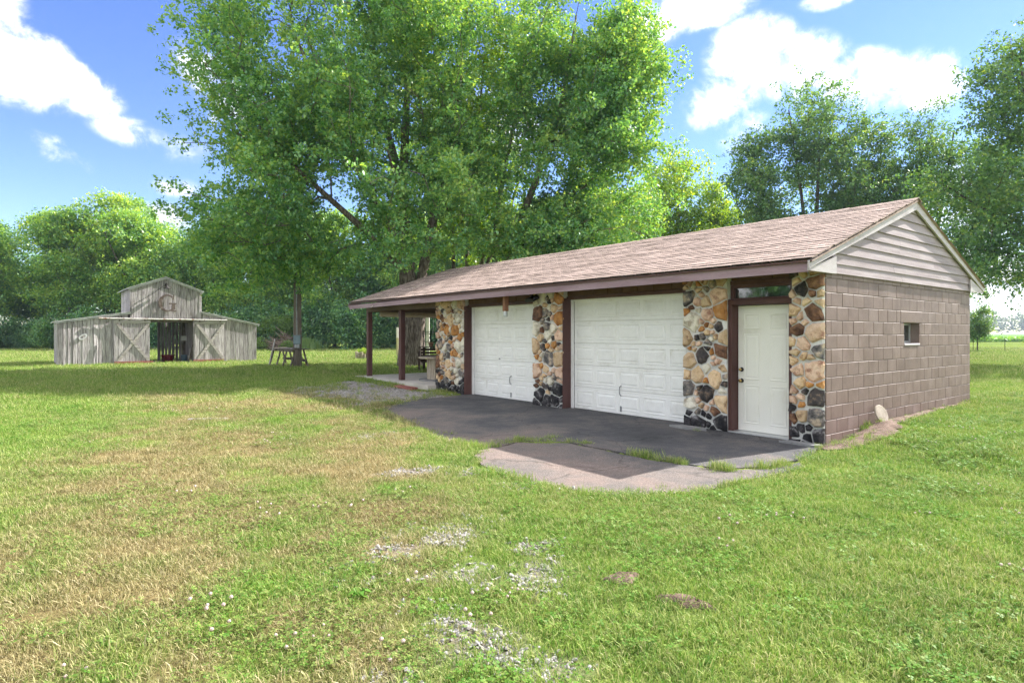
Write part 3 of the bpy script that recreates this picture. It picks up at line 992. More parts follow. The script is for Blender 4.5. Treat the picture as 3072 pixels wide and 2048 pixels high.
# lap siding in the gable
rs_ = random.Random(4)
zz, row = 2.415, 0
while zz < 3.66:
    h = 0.172 if row else 0.155
    z1 = zz + h
    inset = 0.0

    def vlo(z):
        return EAVE_V + (max(z, EAVE_Z) + 0.10 - EAVE_Z) / SLOPE + inset

    a0, a1 = vlo(zz) if zz > 2.5 else 0.16, max(vlo(z1), 0.16)
    a0 = max(a0, 0.16)
    b0, b1 = WALL_D - a0, WALL_D - a1
    if row == 0:
        b0 = b1 = 6.58
        a0 = a1 = 0.2
    cuts = [0.0]
    if b0 - a0 > 3.5:
        cuts += [rs_.uniform(0.3, 0.7)]
    cuts.append(1.0)
    for c0, c1 in zip(cuts[:-1], cuts[1:]):
        p = a0 + (b0 - a0) * c0 + (0.002 if c0 else 0)
        q = a0 + (b0 - a0) * c1
        pt = a1 if c0 == 0 else p
        qt = b1 if c1 == 1 else q
        pt, qt = min(max(pt, a1), b1), max(min(qt, b1), a1)
        o1, o2 = 0.040 + rs_.uniform(-0.003, 0.004), 0.018
        vs = [(o1, p, zz), (o1, q, zz), (o2, qt, z1), (o2, pt, z1), (0.0, p, zz), (0.0, q, zz), (-0.004, qt, z1), (-0.004, pt, z1)]
        MB().addm(vs, [(0, 1, 2, 3), (7, 6, 5, 4), (4, 5, 1, 0), (3, 2, 6, 7), (0, 3, 7, 4), (1, 5, 6, 2)]).build('siding_board', M['siding'], garage)
    zz += h - 0.018
    row += 1

# rake boards and little eave returns
for s in (0, 1):
    f = (lambda v: v) if s == 0 else (lambda v: WALL_D - v)
    rbm = MB()
    d0 = 0.165
    p0, p1 = (EAVE_V, EAVE_Z - 0.012), (RIDGE_V, RIDGE_Z - 0.012)
    quad = [(p0[0], p0[1]), (p1[0], p1[1]), (p1[0], p1[1] - d0), (p0[0], p0[1] - d0 + 0.06), ]
    n = len(quad)
    vs = [(0.085, f(a), b) for a, b in quad] + [(0.055, f(a), b) for a, b in quad]
    fs = [(0, 1, 2, 3), (7, 6, 5, 4)] + [(i, i + 4, (i + 1) % 4 + 4, (i + 1) % 4) for i in range(4)]
    me = rbm.addm(vs, fs).mesh('rake_board', M['rake'])
    fix_normals(me)
    link('rake_board', me, garage)
    tri = [(EAVE_V + 0.01, EAVE_Z - 0.115), (0.20, EAVE_Z + SLOPE * 0.83 - 0.175), (0.20, 2.40), (EAVE_V + 0.01, 2.40)]
    vs = [(0.070, f(a), b) for a, b in tri] + [(0.045, f(a), b) for a, b in tri]
    me = MB().addm(vs, fs).mesh('eave_return', M['rake'])
    fix_normals(me)
    link('eave_return', me, garage)

# roof deck, back slope, shingles
deck = MB()
deck.addm([(U_R - 0.01, EAVE_V + 0.01, EAVE_Z - 0.012), (U_L + 0.01, EAVE_V + 0.01, EAVE_Z - 0.012), (U_L + 0.01, RIDGE_V, RIDGE_Z - 0.008), (U_R - 0.01, RIDGE_V, RIDGE_Z - 0.008)], [(0, 3, 2, 1)])
deck.addm([(U_R - 0.01, EAVE_V + 0.01, EAVE_Z - 0.035), (U_L + 0.01, EAVE_V + 0.01, EAVE_Z - 0.035), (U_L + 0.01, RIDGE_V, RIDGE_Z - 0.04), (U_R - 0.01, RIDGE_V, RIDGE_Z - 0.04)], [(0, 1, 2, 3)])
bv = 2 * RIDGE_V - EAVE_V
deck.addm([(U_R - 0.01, RIDGE_V, RIDGE_Z - 0.008), (U_L + 0.01, RIDGE_V, RIDGE_Z - 0.008), (U_L + 0.01, bv, EAVE_Z - 0.012), (U_R - 0.01, bv, EAVE_Z - 0.012)], [(0, 3, 2, 1)])
deck.addm([(U_R - 0.01, RIDGE_V, RIDGE_Z - 0.04), (U_L + 0.01, RIDGE_V, RIDGE_Z - 0.04), (U_L + 0.01, bv, EAVE_Z - 0.04), (U_R - 0.01, bv, EAVE_Z - 0.04)], [(0, 1, 2, 3)])
deck.addm([(U_R - 0.01, EAVE_V + 0.01, EAVE_Z - 0.012), (U_R - 0.01, RIDGE_V, RIDGE_Z - 0.008), (U_R - 0.01, RIDGE_V, RIDGE_Z - 0.04), (U_R - 0.01, EAVE_V + 0.01, EAVE_Z - 0.035)], [(0, 3, 2, 1)])
deck.addm([(U_L + 0.01, EAVE_V + 0.01, EAVE_Z - 0.012), (U_L + 0.01, RIDGE_V, RIDGE_Z - 0.008), (U_L + 0.01, RIDGE_V, RIDGE_Z - 0.04), (U_L + 0.01, EAVE_V + 0.01, EAVE_Z - 0.035)], [(0, 1, 2, 3)])
roof = deck.build('roof', M['shingle'], garage)
SLEN = math.hypot(RIDGE_V - EAVE_V, RIDGE_Z - EAVE_Z)
NROW = 29
EXPO = SLEN / NROW
TAB = 0.305
sd = Vector((0, math.cos(SANG), math.sin(SANG)))
nd = Vector((0, -math.sin(SANG), math.cos(SANG)))
tabs = []
rsh = random.Random(3)
for r in range(NROW):
    off = (r % 2) * TAB / 2 + rsh.uniform(-0.02, 0.02)
    u = U_R - off + TAB
    while u > U_L:
        a, b = min(u, U_R), max(u - TAB + 0.011, U_L)
        u -= TAB
        if a - b < 0.05:
            continue
        # sag of an old roof, tabs not quite flat
        base = Vector((0, EAVE_V, EAVE_Z)) + sd * (r * EXPO) + nd * (0.004 + 0.006 * math.sin(r * 1.7 + b * 0.8) * 0.3 + rsh.uniform(-0.001, 0.0025))
        tabs.append((a, b, base, r))
camL = Vector((4.033, -8.84, 1.55))
tabs.sort(key=lambda t: (Vector(((t[0] + t[1]) / 2, t[2].y, t[2].z)) - camL).length)


def tab_geo(w, lift=0.010, th=0.016):
    e = EXPO + 0.02
    vs = []
    for x in (-w / 2, w / 2):
        vs += [(x, 0, lift + th), (x, e, 0.002 + th), (x, e, 0.0), (x, 0, lift)]
    return vs, [(0, 4, 5, 1), (3, 2, 6, 7), (0, 3, 7, 4), (1, 5, 6, 2), (0, 1, 2, 3), (4, 7, 6, 5)]


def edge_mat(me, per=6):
    me.materials.append(M['shingle_edge_shade'])
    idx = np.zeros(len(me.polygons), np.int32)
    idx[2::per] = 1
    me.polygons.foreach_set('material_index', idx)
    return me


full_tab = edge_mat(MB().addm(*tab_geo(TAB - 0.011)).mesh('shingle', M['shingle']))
rest = MB()
for n_, (a, b, base, r) in enumerate(tabs):
    if n_ < 300:
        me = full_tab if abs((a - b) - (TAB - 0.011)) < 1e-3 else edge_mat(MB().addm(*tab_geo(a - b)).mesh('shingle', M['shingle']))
        link('shingle', me, roof, ((a + b) / 2, base.y, base.z), (SANG, 0, 0))
    else:
        vs, fs = tab_geo(a - b)
        rest.addm([Vector(((a + b) / 2, base.y, base.z)) + Vector((p[0], 0, 0)) + sd * p[1] + nd * p[2] for p in vs], fs)
rest_o = rest.build('shingles', M['shingle'], roof)
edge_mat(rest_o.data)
tag(rest_o, kind='stuff')
cap_me = MB()
cw = 0.16
cap_me.addm([(-0.155, -cw, -cw * SLOPE + 0.010), (-0.155, 0, 0.022), (-0.155, cw, -cw * SLOPE + 0.010), (0.155, -cw, -cw * SLOPE + 0.020), (0.155, 0, 0.032), (0.155, cw, -cw * SLOPE + 0.020),
             (0.155, -cw, -cw * SLOPE + 0.008), (0.155, 0, 0.020), (0.155, cw, -cw * SLOPE + 0.008)],
            [(0, 3, 4, 1), (1, 4, 5, 2), (3, 6, 7, 4), (4, 7, 8, 5)])
cap_me = cap_me.mesh('ridge_cap', M['shingle'])
u = U_R - 0.155
while u > U_L:
    link('ridge_cap', cap_me, roof, (u, RIDGE_V, RIDGE_Z + rsh.uniform(-0.002, 0.003)), (0, rsh.uniform(-0.006, 0.006), 0))
    u -= 0.285

# fascia in two lengths, drip edge, soffit
MB().beam((0.050, EAVE_V + 0.055, 2.455), (-10.42, EAVE_V + 0.055, 2.435), 0.035, 0.140).build('fascia', M['fascia'], garage)
MB().beam((-10.40, EAVE_V + 0.045, 2.437), (-15.03, EAVE_V + 0.045, 2.405), 0.03, 0.125).build('fascia', M['fascia'], garage)
MB().beam((0.11, EAVE_V + 0.025, 2.526), (-15.04, EAVE_V + 0.025, 2.522), 0.035, 0.018).build('drip_edge', M['trim'], garage)
MB().box(-15.0, 0.04, EAVE_V + 0.08, 0.12, 2.475, 2.487).build('soffit', M['block_dark'], garage)
MB().box(-14.98, -10.5, 0.125, WALL_D + 0.5, 2.475, 2.487).build('porch_ceiling', M['trim'], garage)
# left rake board over the porch
rk = MB().addm([(U_L, EAVE_V, EAVE_Z - 0.015), (U_L, RIDGE_V, RIDGE_Z - 0.015), (U_L, RIDGE_V, RIDGE_Z - 0.17), (U_L, EAVE_V, EAVE_Z - 0.14),
                (U_L + 0.03, EAVE_V, EAVE_Z - 0.015), (U_L + 0.03, RIDGE_V, RIDGE_Z - 0.015), (U_L + 0.03, RIDGE_V, RIDGE_Z - 0.17), (U_L + 0.03, EAVE_V, EAVE_Z - 0.14)],
               [(0, 1, 2, 3), (7, 6, 5, 4), (0, 4, 5, 1), (1, 5, 6, 2), (2, 6, 7, 3), (3, 7, 4, 0)]).mesh('rake_board', M['fascia'])
fix_normals(rk)
link('rake_board', rk, garage)
gl = MB().addm([(-14.93, 0.0, 2.48), (-14.93, WALL_D, 2.48), (-14.93, RIDGE_V, 3.70)], [(0, 2, 1)]).build('porch_gable', M['siding'], garage)

# plain walls not in view
MB().box(-10.40, -10.22, 0.30, WALL_D, -0.15, 2.47).build('porch_wall', M['block'], garage)
MB().box(-10.22, -0.22, WALL_D - 0.2, WALL_D - 0.012, -0.15, 2.47).build('back_wall', M['block'], garage)


# stone piers
def clip(poly, nx_, ny_, c):
    out = []
    n = len(poly)
    for i in range(n):
        p, q = poly[i], poly[(i + 1) % n]
        dp, dq = p[0] * nx_ + p[1] * ny_ - c, q[0] * nx_ + q[1] * ny_ - c
        if dp <= 0:
            out.append(p)
        if (dp < 0) != (dq < 0) and abs(dp - dq) > 1e-12:
            t = dp / (dp - dq)
            out.append((p[0] + (q[0] - p[0]) * t, p[1] + (q[1] - p[1]) * t))
    return out


def stone_mesh(poly, rr, mat, depth=0.062):
    cx = sum(p[0] for p in poly) / len(poly)
    cz = sum(p[1] for p in poly) / len(poly)
    # split long edges and knock the outline about
    pts = []
    n = len(poly)
    for i in range(n):
        a, b = poly[i], poly[(i + 1) % n]
        L = math.hypot(b[0] - a[0], b[1] - a[1])
        k = max(1, int(L / 0.055))
        for j in range(k):
            t = j / k
            x, z = a[0] + (b[0] - a[0]) * t, a[1] + (b[1] - a[1]) * t
            s = rr.uniform(0.93, 1.05) if j or L > 0.03 else 0.95
            pts.append((cx + (x - cx) * s, cz + (z - cz) * s))
    n = len(pts)
    mb = MB()
    tilt_x, tilt_z = rr.uniform(-0.10, 0.10), rr.uniform(-0.10, 0.10)
    d = depth * rr.uniform(0.7, 1.25)
    rings = [(1.0, 0.012), (0.97, -d * 0.45), (0.80, -d * 0.90), (0.45, -d)]
    for s, v in rings:
        for (x, z) in pts:
            jx = rr.uniform(-0.004, 0.004)
            px, pz = (x - cx) * s + jx, (z - cz) * s + rr.uniform(-0.004, 0.004)
            vv = v + (tilt_x * px + tilt_z * pz if v < 0 else 0) + (rr.uniform(-0.005, 0.005) if v < 0 else 0)
            mb.v.append((px, vv, pz))
    for r in range(len(rings) - 1):
        for j in range(n):
            a, b = r * n + j, r * n + (j + 1) % n
            mb.f.append((a, b, b + n, a + n))
    mb.v.append((0.0, -d - rr.uniform(-0.006, 0.008), 0.0))
    for j in range(n):
        mb.f.append((3 * n + j, 3 * n + (j + 1) % n, 4 * n))
    me = mb.mesh('stone', M[mat])
    return me, cx, cz


def pier(u0, u1, zb, zt, seed, dens, palette):
    rr = random.Random(seed)
    core = MB().bbox(u0 + 0.005, u1 - 0.005, -0.012, 0.34, zb, zt, 0.015)
    p = core.build('pier', M['mortar'], garage)
    W, H = u1 - u0, zt - zb
    sites = []
    tries = 0
    while tries < 4000:
        tries += 1
        r = rr.choice((0.055, 0.10, 0.13, 0.155, 0.17)) * dens
        x, z = rr.uniform(u0 + 0.03, u1 - 0.03), rr.uniform(zb + 0.02, zt - 0.03)
        if all(math.hypot((x - s[0]), (z - s[1]) * 0.9) > (r + s[2]) * 0.80 for s in sites):
            sites.append((x, z, r))
    for (x, z, r) in sites:
        poly = [(u0 - 0.012, zb), (u1 + 0.008, zb), (u1 + 0.008, zt - 0.01), (u0 - 0.012, zt - 0.01)]
        for (x2, z2, r2) in sites:
            if (x2, z2) == (x, z):
                continue
            dx, dz = x2 - x, z2 - z
            L = math.hypot(dx, dz)
            if L > 0.6:
                continue
            w = r / (r + r2)
            poly = clip(poly, dx / L, dz / L, (x * dx + z * dz) / L + L * w - rr.uniform(0.006, 0.020))
            if len(poly) < 3:
                break
        if len(poly) < 3:
            continue
        # rough stones do not fill their beds to the corners
        for _ in range(rr.choice((0, 1, 2, 2))):
            a = rr.uniform(0, 2 * PI)
            poly2 = clip(poly, math.cos(a), math.sin(a), x * math.cos(a) + z * math.sin(a) + r * rr.uniform(0.75, 1.1))
            if len(poly2) >= 3:
                poly = poly2
        q = [poly[0]]
        for pt in poly[1:]:
            if math.hypot(pt[0] - q[-1][0], pt[1] - q[-1][1]) > 0.008:
                q.append(pt)
        if len(q) < 3:
            continue
        soot = smoothstep(0.55, 0.25, (z - zb) + rr.uniform(-0.15, 0.15))
        mat = 'st_soot' if rr.random() < soot * 0.95 else rr.choice(palette)
        me, cx, cz = stone_mesh(q, rr, mat)
        link('stone', me, p, (cx, -0.012, cz))
    return p


PAL_L = ['st_cream', 'st_cream', 'st_tan', 'st_tan', 'st_orange', 'st_grey', 'st_cream', 'st_pink', 'st_brown', 'st_tan', 'st_tan', 'st_pink', 'st_grey', 'st_orange', 'st_dark']
PAL_R = ['st_tan', 'st_pink', 'st_orange', 'st_tan', 'st_tan', 'st_grey', 'st_brown', 'st_cream', 'st_dark', 'st_pink', 'st_pink']
pier(-10.48, -9.13, -0.10, 2.47, 21, 1.05, PAL_L)
pier(-6.345, -5.41, -0.12, 2.47, 22, 1.02, PAL_L)
pier(-2.352, -1.55, -0.14, 2.47, 23, 0.92, PAL_R)
pier(-0.49, -0.012, -0.14, 2.47, 24, 1.02, ['st_tan', 'st_orange', 'st_pink', 'st_brown', 'st_tan', 'st_grey', 'st_pink', 'st_dark'])

# lintel course over the openings
for (a, b, zb) in ((-9.13, -6.345, 2.30), (-5.41, -2.352, 2.335), (-1.55, -0.49, 2.40)):
    li = MB().box(a + 0.005, b - 0.005, 0.135, 0.30, zb - 0.04, 2.47).build('lintel', M['joint'], garage)
    n = int(round((b - a) / 0.40))
    w = (b - a) / n
    for i in range(n):
        me = MB().bbox(-w / 2 + 0.004, w / 2 - 0.004, -0.02, 0.02, -(2.468 - zb) / 2, (2.468 - zb) / 2, 0.005).mesh('block', M['block_dark'])
        link('block', me, li, (a + w * (i + 0.5), 0.130, (zb + 2.468) / 2))
    MB().bbox(a + 0.003, b - 0.003, 0.085, 0.165, zb - 0.075, zb - 0.006, 0.006).build('header_board', M['trim'], garage)


# overhead doors
def overhead_door(u0, u1, z0, z1, hu, v=0.25):
    W = (u1 - u0)
    d = MB().box(u0, u1, v + 0.012, v + 0.045, z0, z1).build('garage_door', M['white'], garage)
    nsec, ncol = 5, 5
    h = (z1 - z0) / nsec
    for i in range(nsec):
        a, b = z0 + i * h + 0.003, z0 + (i + 1) * h - 0.003
        MB().bbox(u0, u1, v - 0.006, v + 0.012, a, b, 0.007).build('section', M['white'], d)
        for j in range(ncol):
            w = W / ncol
            cx, cz = u0 + (j + 0.5) * w, (a + b) / 2
            hw, hh = w / 2 - 0.055, h / 2 - 0.085
            # sunk moulding with a raised field
            vs, fs = [], []
            for (s, y) in ((0.0, -0.0065), (0.012, 0.000), (0.030, 0.000), (0.060, -0.011)):
                vs += [(cx - hw + s, v + y, cz - hh + s), (cx + hw - s, v + y, cz - hh + s), (cx + hw - s, v + y, cz + hh - s), (cx - hw + s, v + y, cz + hh - s)]
            # frame round the sunk part stands a touch proud of the section
            vs2 = []
            for (s, y) in ((-0.012, -0.006), (-0.004, -0.013), (0.004, -0.013), (0.012, -0.0062), (0.034, -0.0062), (0.060, -0.014)):
                vs2 += [(cx - hw + s, v + y, cz - hh + s), (cx + hw - s, v + y, cz - hh + s), (cx + hw - s, v + y, cz + hh - s), (cx - hw + s, v + y, cz + hh - s)]
            for r in range(5):
                for k in range(4):
                    p, q = r * 4 + k, r * 4 + (k + 1) % 4
                    fs.append((p, q, q + 4, p + 4))
            fs.append((20, 21, 22, 23))
            MB().addm(vs2, fs).build('panel', M['white'], d)
    hd = MB().tube([(hu, v - 0.006, 0.33), (hu, v - 0.05, 0.36), (hu, v - 0.055, 0.43), (hu, v - 0.05, 0.50), (hu, v - 0.006, 0.53)], 0.010, 6)
    hd.build('handle', M['grey_metal'], d)
    MB().bbox(hu - 0.02, hu + 0.02, v - 0.020, v - 0.007, 0.02, 0.13, 0.003).build('latch', M['grey_metal'], d)
    return d


overhead_door(-5.33, -2.30, SLAB_Z, 2.262, -4.02)
overhead_door(-9.06, -6.30, SLAB_Z, 2.232, -7.50)
for (a, zt) in ((-5.41, 2.262), (-9.13, 2.232)):
    MB().bbox(a + 0.002, a + 0.012, -0.03, 0.225, SLAB_Z - 0.05, zt + 0.03, 0.002).build('jamb', M['trim'], garage)
    MB().bbox(a + 0.012, a + 0.085, 0.205, 0.235, SLAB_Z - 0.05, zt, 0.004).build('door_stop', M['white'], garage)
for (a, b, zt) in ((-5.41, -2.33, 2.262), (-9.13, -6.33, 2.232)):
    MB().bbox(a + 0.012, b, 0.20, 0.235, zt - 0.03, zt + 0.02, 0.004).build('door_stop', M['white'], garage)
MB().tube([(-7.95, 0.243, 0.93), (-7.95, 0.215, 0.93)], [0.018, 0.016], 8).build('lock', M['grey_metal'], garage)

# entry door, frame and transom
door = MB().bbox(-1.475, -0.555, 0.20, 0.245, SLAB_Z + 0.02, 1.995, 0.004).build('entry_door', M['cream'], garage)


def door_panel(cu, cz, hw, hh, v=0.20):
    vs, fs = [], []
    for (s, y) in ((-0.010, -0.0005), (-0.003, -0.006), (0.004, -0.006), (0.012, -0.001), (0.028, -0.001), (0.050, -0.0055)):
        vs += [(cu - hw + s, v + y, cz - hh + s), (cu + hw - s, v + y, cz - hh + s), (cu + hw - s, v + y, cz + hh - s), (cu - hw + s, v + y, cz + hh - s)]
    for r in range(5):
        for k in range(4):
            p, q = r * 4 + k, r * 4 + (k + 1) % 4
            fs.append((p, q, q + 4, p + 4))
    fs.append((20, 21, 22, 23))
    MB().addm(vs, fs).build('panel', M['cream'], door)


for cu in (-1.235, -0.80):
    door_panel(cu, 1.74, 0.125, 0.11)
    door_panel(cu, 1.18, 0.125, 0.36)
    door_panel(cu, 0.42, 0.125, 0.30)
for (z, r) in ((0.79, 0.026), (0.97, 0.022)):
    k = MB()
    k.tube([(-1.41, 0.199, z), (-1.41, 0.190, z)], [0.036, 0.034], 12)
    k.build('escutcheon', M['black'], door)
    k = MB()
    k.tube([(-1.41, 0.190, z), (-1.41, 0.165, z), (-1.41, 0.155, z), (-1.41, 0.138, z), (-1.41, 0.130, z)], [0.012, 0.014, r, r, 0.014], 12)
    k.build('knob', M['brass'], door, True)
fr = MB()
fr.bbox(-1.555, -1.485, 0.03, 0.26, SLAB_Z - 0.06, 2.10, 0.006)
fr.bbox(-0.548, -0.49, 0.03, 0.26, SLAB_Z - 0.06, 2.10, 0.006)
fr.build('door_frame', M['trim'], garage)
MB().bbox(-1.555, -0.492, 0.025, 0.26, 2.004, 2.085, 0.006).build('door_head', M['trim'], garage)
MB().bbox(-1.53, -0.50, -0.02, 0.24, SLAB_Z - 0.06, SLAB_Z + 0.017, 0.006).build('threshold', M['alu'], garage)
tr = MB()
for (a, b, c, d) in ((-1.545, -1.485, 2.088, 2.322), (-0.552, -0.492, 2.088, 2.322), (-1.485, -0.552, 2.088, 2.118), (-1.485, -0.552, 2.278, 2.322)):
    tr.bbox(a, b, 0.09, 0.20, c, d, 0.005)
transom = tr.build('transom', M['trim'], garage)
MB().box(-1.49, -0.548, 0.150, 0.158, 2.112, 2.284).build('pane', M['glass'], transom)

# porch posts and beam
for (u, v) in ((-14.84, 0.02), (-12.58, 0.02), (-14.84, WALL_D - 0.1)):
    MB().bbox(u - 0.075, u + 0.075, v - 0.075, v + 0.075, 0.10, 2.26, 0.006).build('post', M['trim'], garage)
MB().bbox(-14.92, -10.47, -0.06, 0.10, 2.262, 2.472, 0.006).build('beam', M['beam'], garage)
MB().bbox(-14.92, -14.76, 0.105, WALL_D, 2.262, 2.472, 0.006).build('beam', M['beam'], garage)

# flood lamp on the second pier
fl = MB()
fl.tube([(-6.20, -0.04, 2.40), (-6.20, -0.10, 2.38), (-6.20, -0.15, 2.35)], 0.018, 6)
fl.addm([(-6.33, -0.30, 2.30), (-6.07, -0.30, 2.30), (-6.07, -0.12, 2.38), (-6.33, -0.12, 2.38), (-6.33, -0.28, 2.235), (-6.07, -0.28, 2.235), (-6.07, -0.10, 2.315), (-6.33, -0.10, 2.315)],
        [(0, 1, 2, 3), (7, 6, 5, 4), (0, 4, 5, 1), (1, 5, 6, 2), (2, 6, 7, 3), (3, 7, 4, 0)])
fl.tube([(-6.20, -0.16, 2.36), (-6.20, -0.22, 2.385)], 0.03, 6)
fme = fl.mesh('floodlight', M['black'])
fix_normals(fme)
lamp = link('floodlight', fme, garage)
MB().addm([(-6.305, -0.283, 2.2325), (-6.095, -0.283, 2.2325), (-6.095, -0.115, 2.3075), (-6.305, -0.115, 2.3075)], [(3, 2, 1, 0)]).build('lens', M['lamp_lens'], lamp)


def gthing(name, label, cat, u, v, z, rz=0.0, group=None):
    p = L2W(u, v)
    return thing(name, label, cat, (p[0], p[1], z), GROT + rz, group)


# patio slab
pa = MB()
for (a, b) in ((-15.18, -12.95), (-12.94, -10.43)):
    pa.bbox(a, b, -0.34, 6.1, -0.08, 0.140, 0.008)
patio = pa.build('patio', M['concrete'])
patio.location = (CORNER[0], CORNER[1], 0)
patio.rotation_euler = (0, 0, GROT)
tag(patio, 'pale concrete patio under the porch roof', 'patio', kind='structure')

# ------------------------------------------------------------------ barn
BO = L2W(-31.5, -3.4)
barn = thing('barn', 'weathered grey board barn with raised middle, letter G and sliding doors', 'barn', (BO[0], BO[1], 0.0), ANG)
rbn = random.Random(17)
BD = 4.2


def plank(parent, x0, x1, zb, ztl, ztr, y=0.0, th=0.022, mat='barnwood', name='plank', tilt=0.0, rag=0.0):
    """an upright board, its foot a little ragged"""
    n = 3
    front, back = [], []
    for i in range(n + 1):
        x = x0 + (x1 - x0) * i / n
        front.append((x, zb + rbn.uniform(-rag, rag)))
    vs = []
    for yy in (y - th / 2, y + th / 2):
        for (x, z) in front:
            vs.append((x, yy + tilt * (x - (x0 + x1) / 2), z))
        for i in range(n, -1, -1):
            x = x0 + (x1 - x0) * i / n
            vs.append((x, yy + tilt * (x - (x0 + x1) / 2), ztl + (ztr - ztl) * i / n))
    m = 2 * (n + 1)
    fs = [tuple(range(m)), tuple(range(2 * m - 1, m - 1, -1))]
    for i in range(m):
        j = (i + 1) % m
        fs.append((j, i, i + m, j + m))
    # origin at the board so that each has its own grain
    cx, cz = (x0 + x1) / 2, zb
    return MB().addm([(p[0] - cx, p[1], p[2] - cz) for p in vs], fs).build(name, M[mat], parent, loc=(cx, 0, cz))


def z_mon(x):
    return 4.42 - abs(x) * 0.385


def z_lean(x):
    return 2.12 + (x + 4.45) * (0.50 / 2.94) if x < 0 else 2.08 + (4.45 - x) * (0.62 / 2.85)


def run(x0, x1, wmin=0.17, wmax=0.27):
    out, x = [], x0
    while x < x1 - 0.03:
        w = rbn.uniform(wmin, wmax)
        if x + w > x1 - 0.08:
            w = x1 - x
        out.append((x, x + w - 0.014))
        x += w
    return out


for (a, b) in run(-1.51, 1.63):
    plank(barn, a, b, 2.32, z_mon(a) - 0.02, z_mon(b) - 0.02, -0.002, tilt=rbn.uniform(-0.03, 0.03))
for (a, b) in run(-4.45, -0.78):
    warp = 0.13 if a < -2.9 else 0.03
    zt = (z_lean(a) - 0.02, z_lean(b) - 0.02) if b < -1.52 else (2.31, 2.31)
    plank(barn, a, b, 0.03 + rbn.uniform(-0.04, 0.05), min(zt[0], 2.6), min(zt[1], 2.6), rbn.uniform(-0.008, 0.008), tilt=rbn.uniform(-warp, warp), rag=0.03)
for (a, b) in run(1.27, 4.45):
    zt = (z_lean(a) - 0.02, z_lean(b) - 0.02) if a > 1.64 else (2.31, 2.31)
    plank(barn, a, b, 0.03 + rbn.uniform(-0.03, 0.03), min(zt[0], 2.66), min(zt[1], 2.66), rbn.uniform(-0.006, 0.006), tilt=rbn.uniform(-0.09, 0.09), rag=0.02)


def side_plank(x, y0, y1, z0, z1, th=0.022, parent=None):
    cy = (y0 + y1) / 2
    return MB().box(-th / 2, th / 2, y0 - cy, y1 - cy, 0, z1 - z0).build('plank', M['barnwood'], parent or barn, loc=(x, cy, z0))


for x, z0, z1 in ((-4.46, 0.02, 2.10), (4.46, 0.02, 2.06), (-1.50, 2.50, 3.80), (1.62, 2.6, 3.76), (-1.52, 0.02, 2.5), (1.64, 0.02, 2.6)):
    for (a, b) in run(0.03, BD - 0.02, 0.2, 0.3):
        side_plank(x, a, b, z0, z1)
for (a, b) in run(-4.4, -1.5) + run(0.24, 4.4, 0.15, 0.2):
    zt = z_lean(a) - 0.05 if abs(a) > 1.55 else 2.5
    plank(barn, a, b - (0.022 if 0.2 < a < 1.7 else 0.004), 0.03, zt, zt, BD)
for (a, b) in run(-1.51, 1.63):
    plank(barn, a, b, 2.45, z_mon(a) - 0.02, z_mon(b) - 0.02, BD + 0.003)


# thin metal roofs
def sheet(pts, th=0.03, name='roof', mat='tin'):
    """pts: four (x, z) ends twice along y"""
    (xa, za), (xb, zb_), y0, y1 = pts
    vs = [(xa, y0, za), (xb, y0, zb_), (xb, y1, zb_), (xa, y1, za), (xa, y0, za - th), (xb, y0, zb_ - th), (xb, y1, zb_ - th), (xa, y1, za - th)]
    me = MB().addm(vs, [(0, 1, 2, 3), (7, 6, 5, 4), (0, 4, 5, 1), (1, 5, 6, 2), (2, 6, 7, 3), (3, 7, 4, 0)]).mesh(name, M[mat])
    fix_normals(me)
    return link(name, me, barn)


sheet(((-1.68, z_mon(1.68) + 0.03), (0.0, 4.45), -0.12, BD + 0.12))
sheet(((0.0, 4.45), (1.78, z_mon(1.78) + 0.03), -0.12, BD + 0.12))
sheet(((-4.62, z_lean(-4.62) + 0.02), (-1.515, z_lean(-1.515) + 0.02), -0.12, BD + 0.12))
sheet(((1.645, z_lean(1.645) + 0.02), (4.62, z_lean(4.62) + 0.02), -0.12, BD + 0.12))
for (p, q) in (((-1.64, -0.07, z_mon(1.64) - 0.055), (0.0, -0.07, 4.365)), ((0.0, -0.07, 4.365), (1.74, -0.07, z_mon(1.74) - 0.055)),
               ((-4.58, -0.07, z_lean(-4.58) - 0.055), (-1.53, -0.07, z_lean(-1.53) - 0.055)), ((1.66, -0.07, z_lean(1.66) - 0.055), (4.58, -0.07, z_lean(4.58) - 0.055))):
    MB().beam(p, q, 0.025, 0.085).build('rake_board', M['tin'], barn)
for x in (-1.51, 1.62):
    MB().bbox(x - 0.05, x + 0.05, -0.028, -0.014, 2.33, z_mon(x) - 0.1, 0.003).build('corner_board', M['barnwood'], barn)
# track rail and hangers
MB().tube([(-2.85, -0.15, 2.285), (2.90, -0.15, 2.262)], 0.036, 8).build('track_rail', M['rail_paint'], barn)
for i in range(10):
    x = -2.6 + i * 0.58
    MB().beam((x, -0.02, 2.34), (x + 0.02, -0.17, 2.325), 0.035, 0.02).build('rail_bracket', M['rust'], barn)
MB().bbox(-1.5, 1.62, 0.06, 0.20, 2.12, 2.30, 0.006).build('header_beam', M['oldwood'], barn)


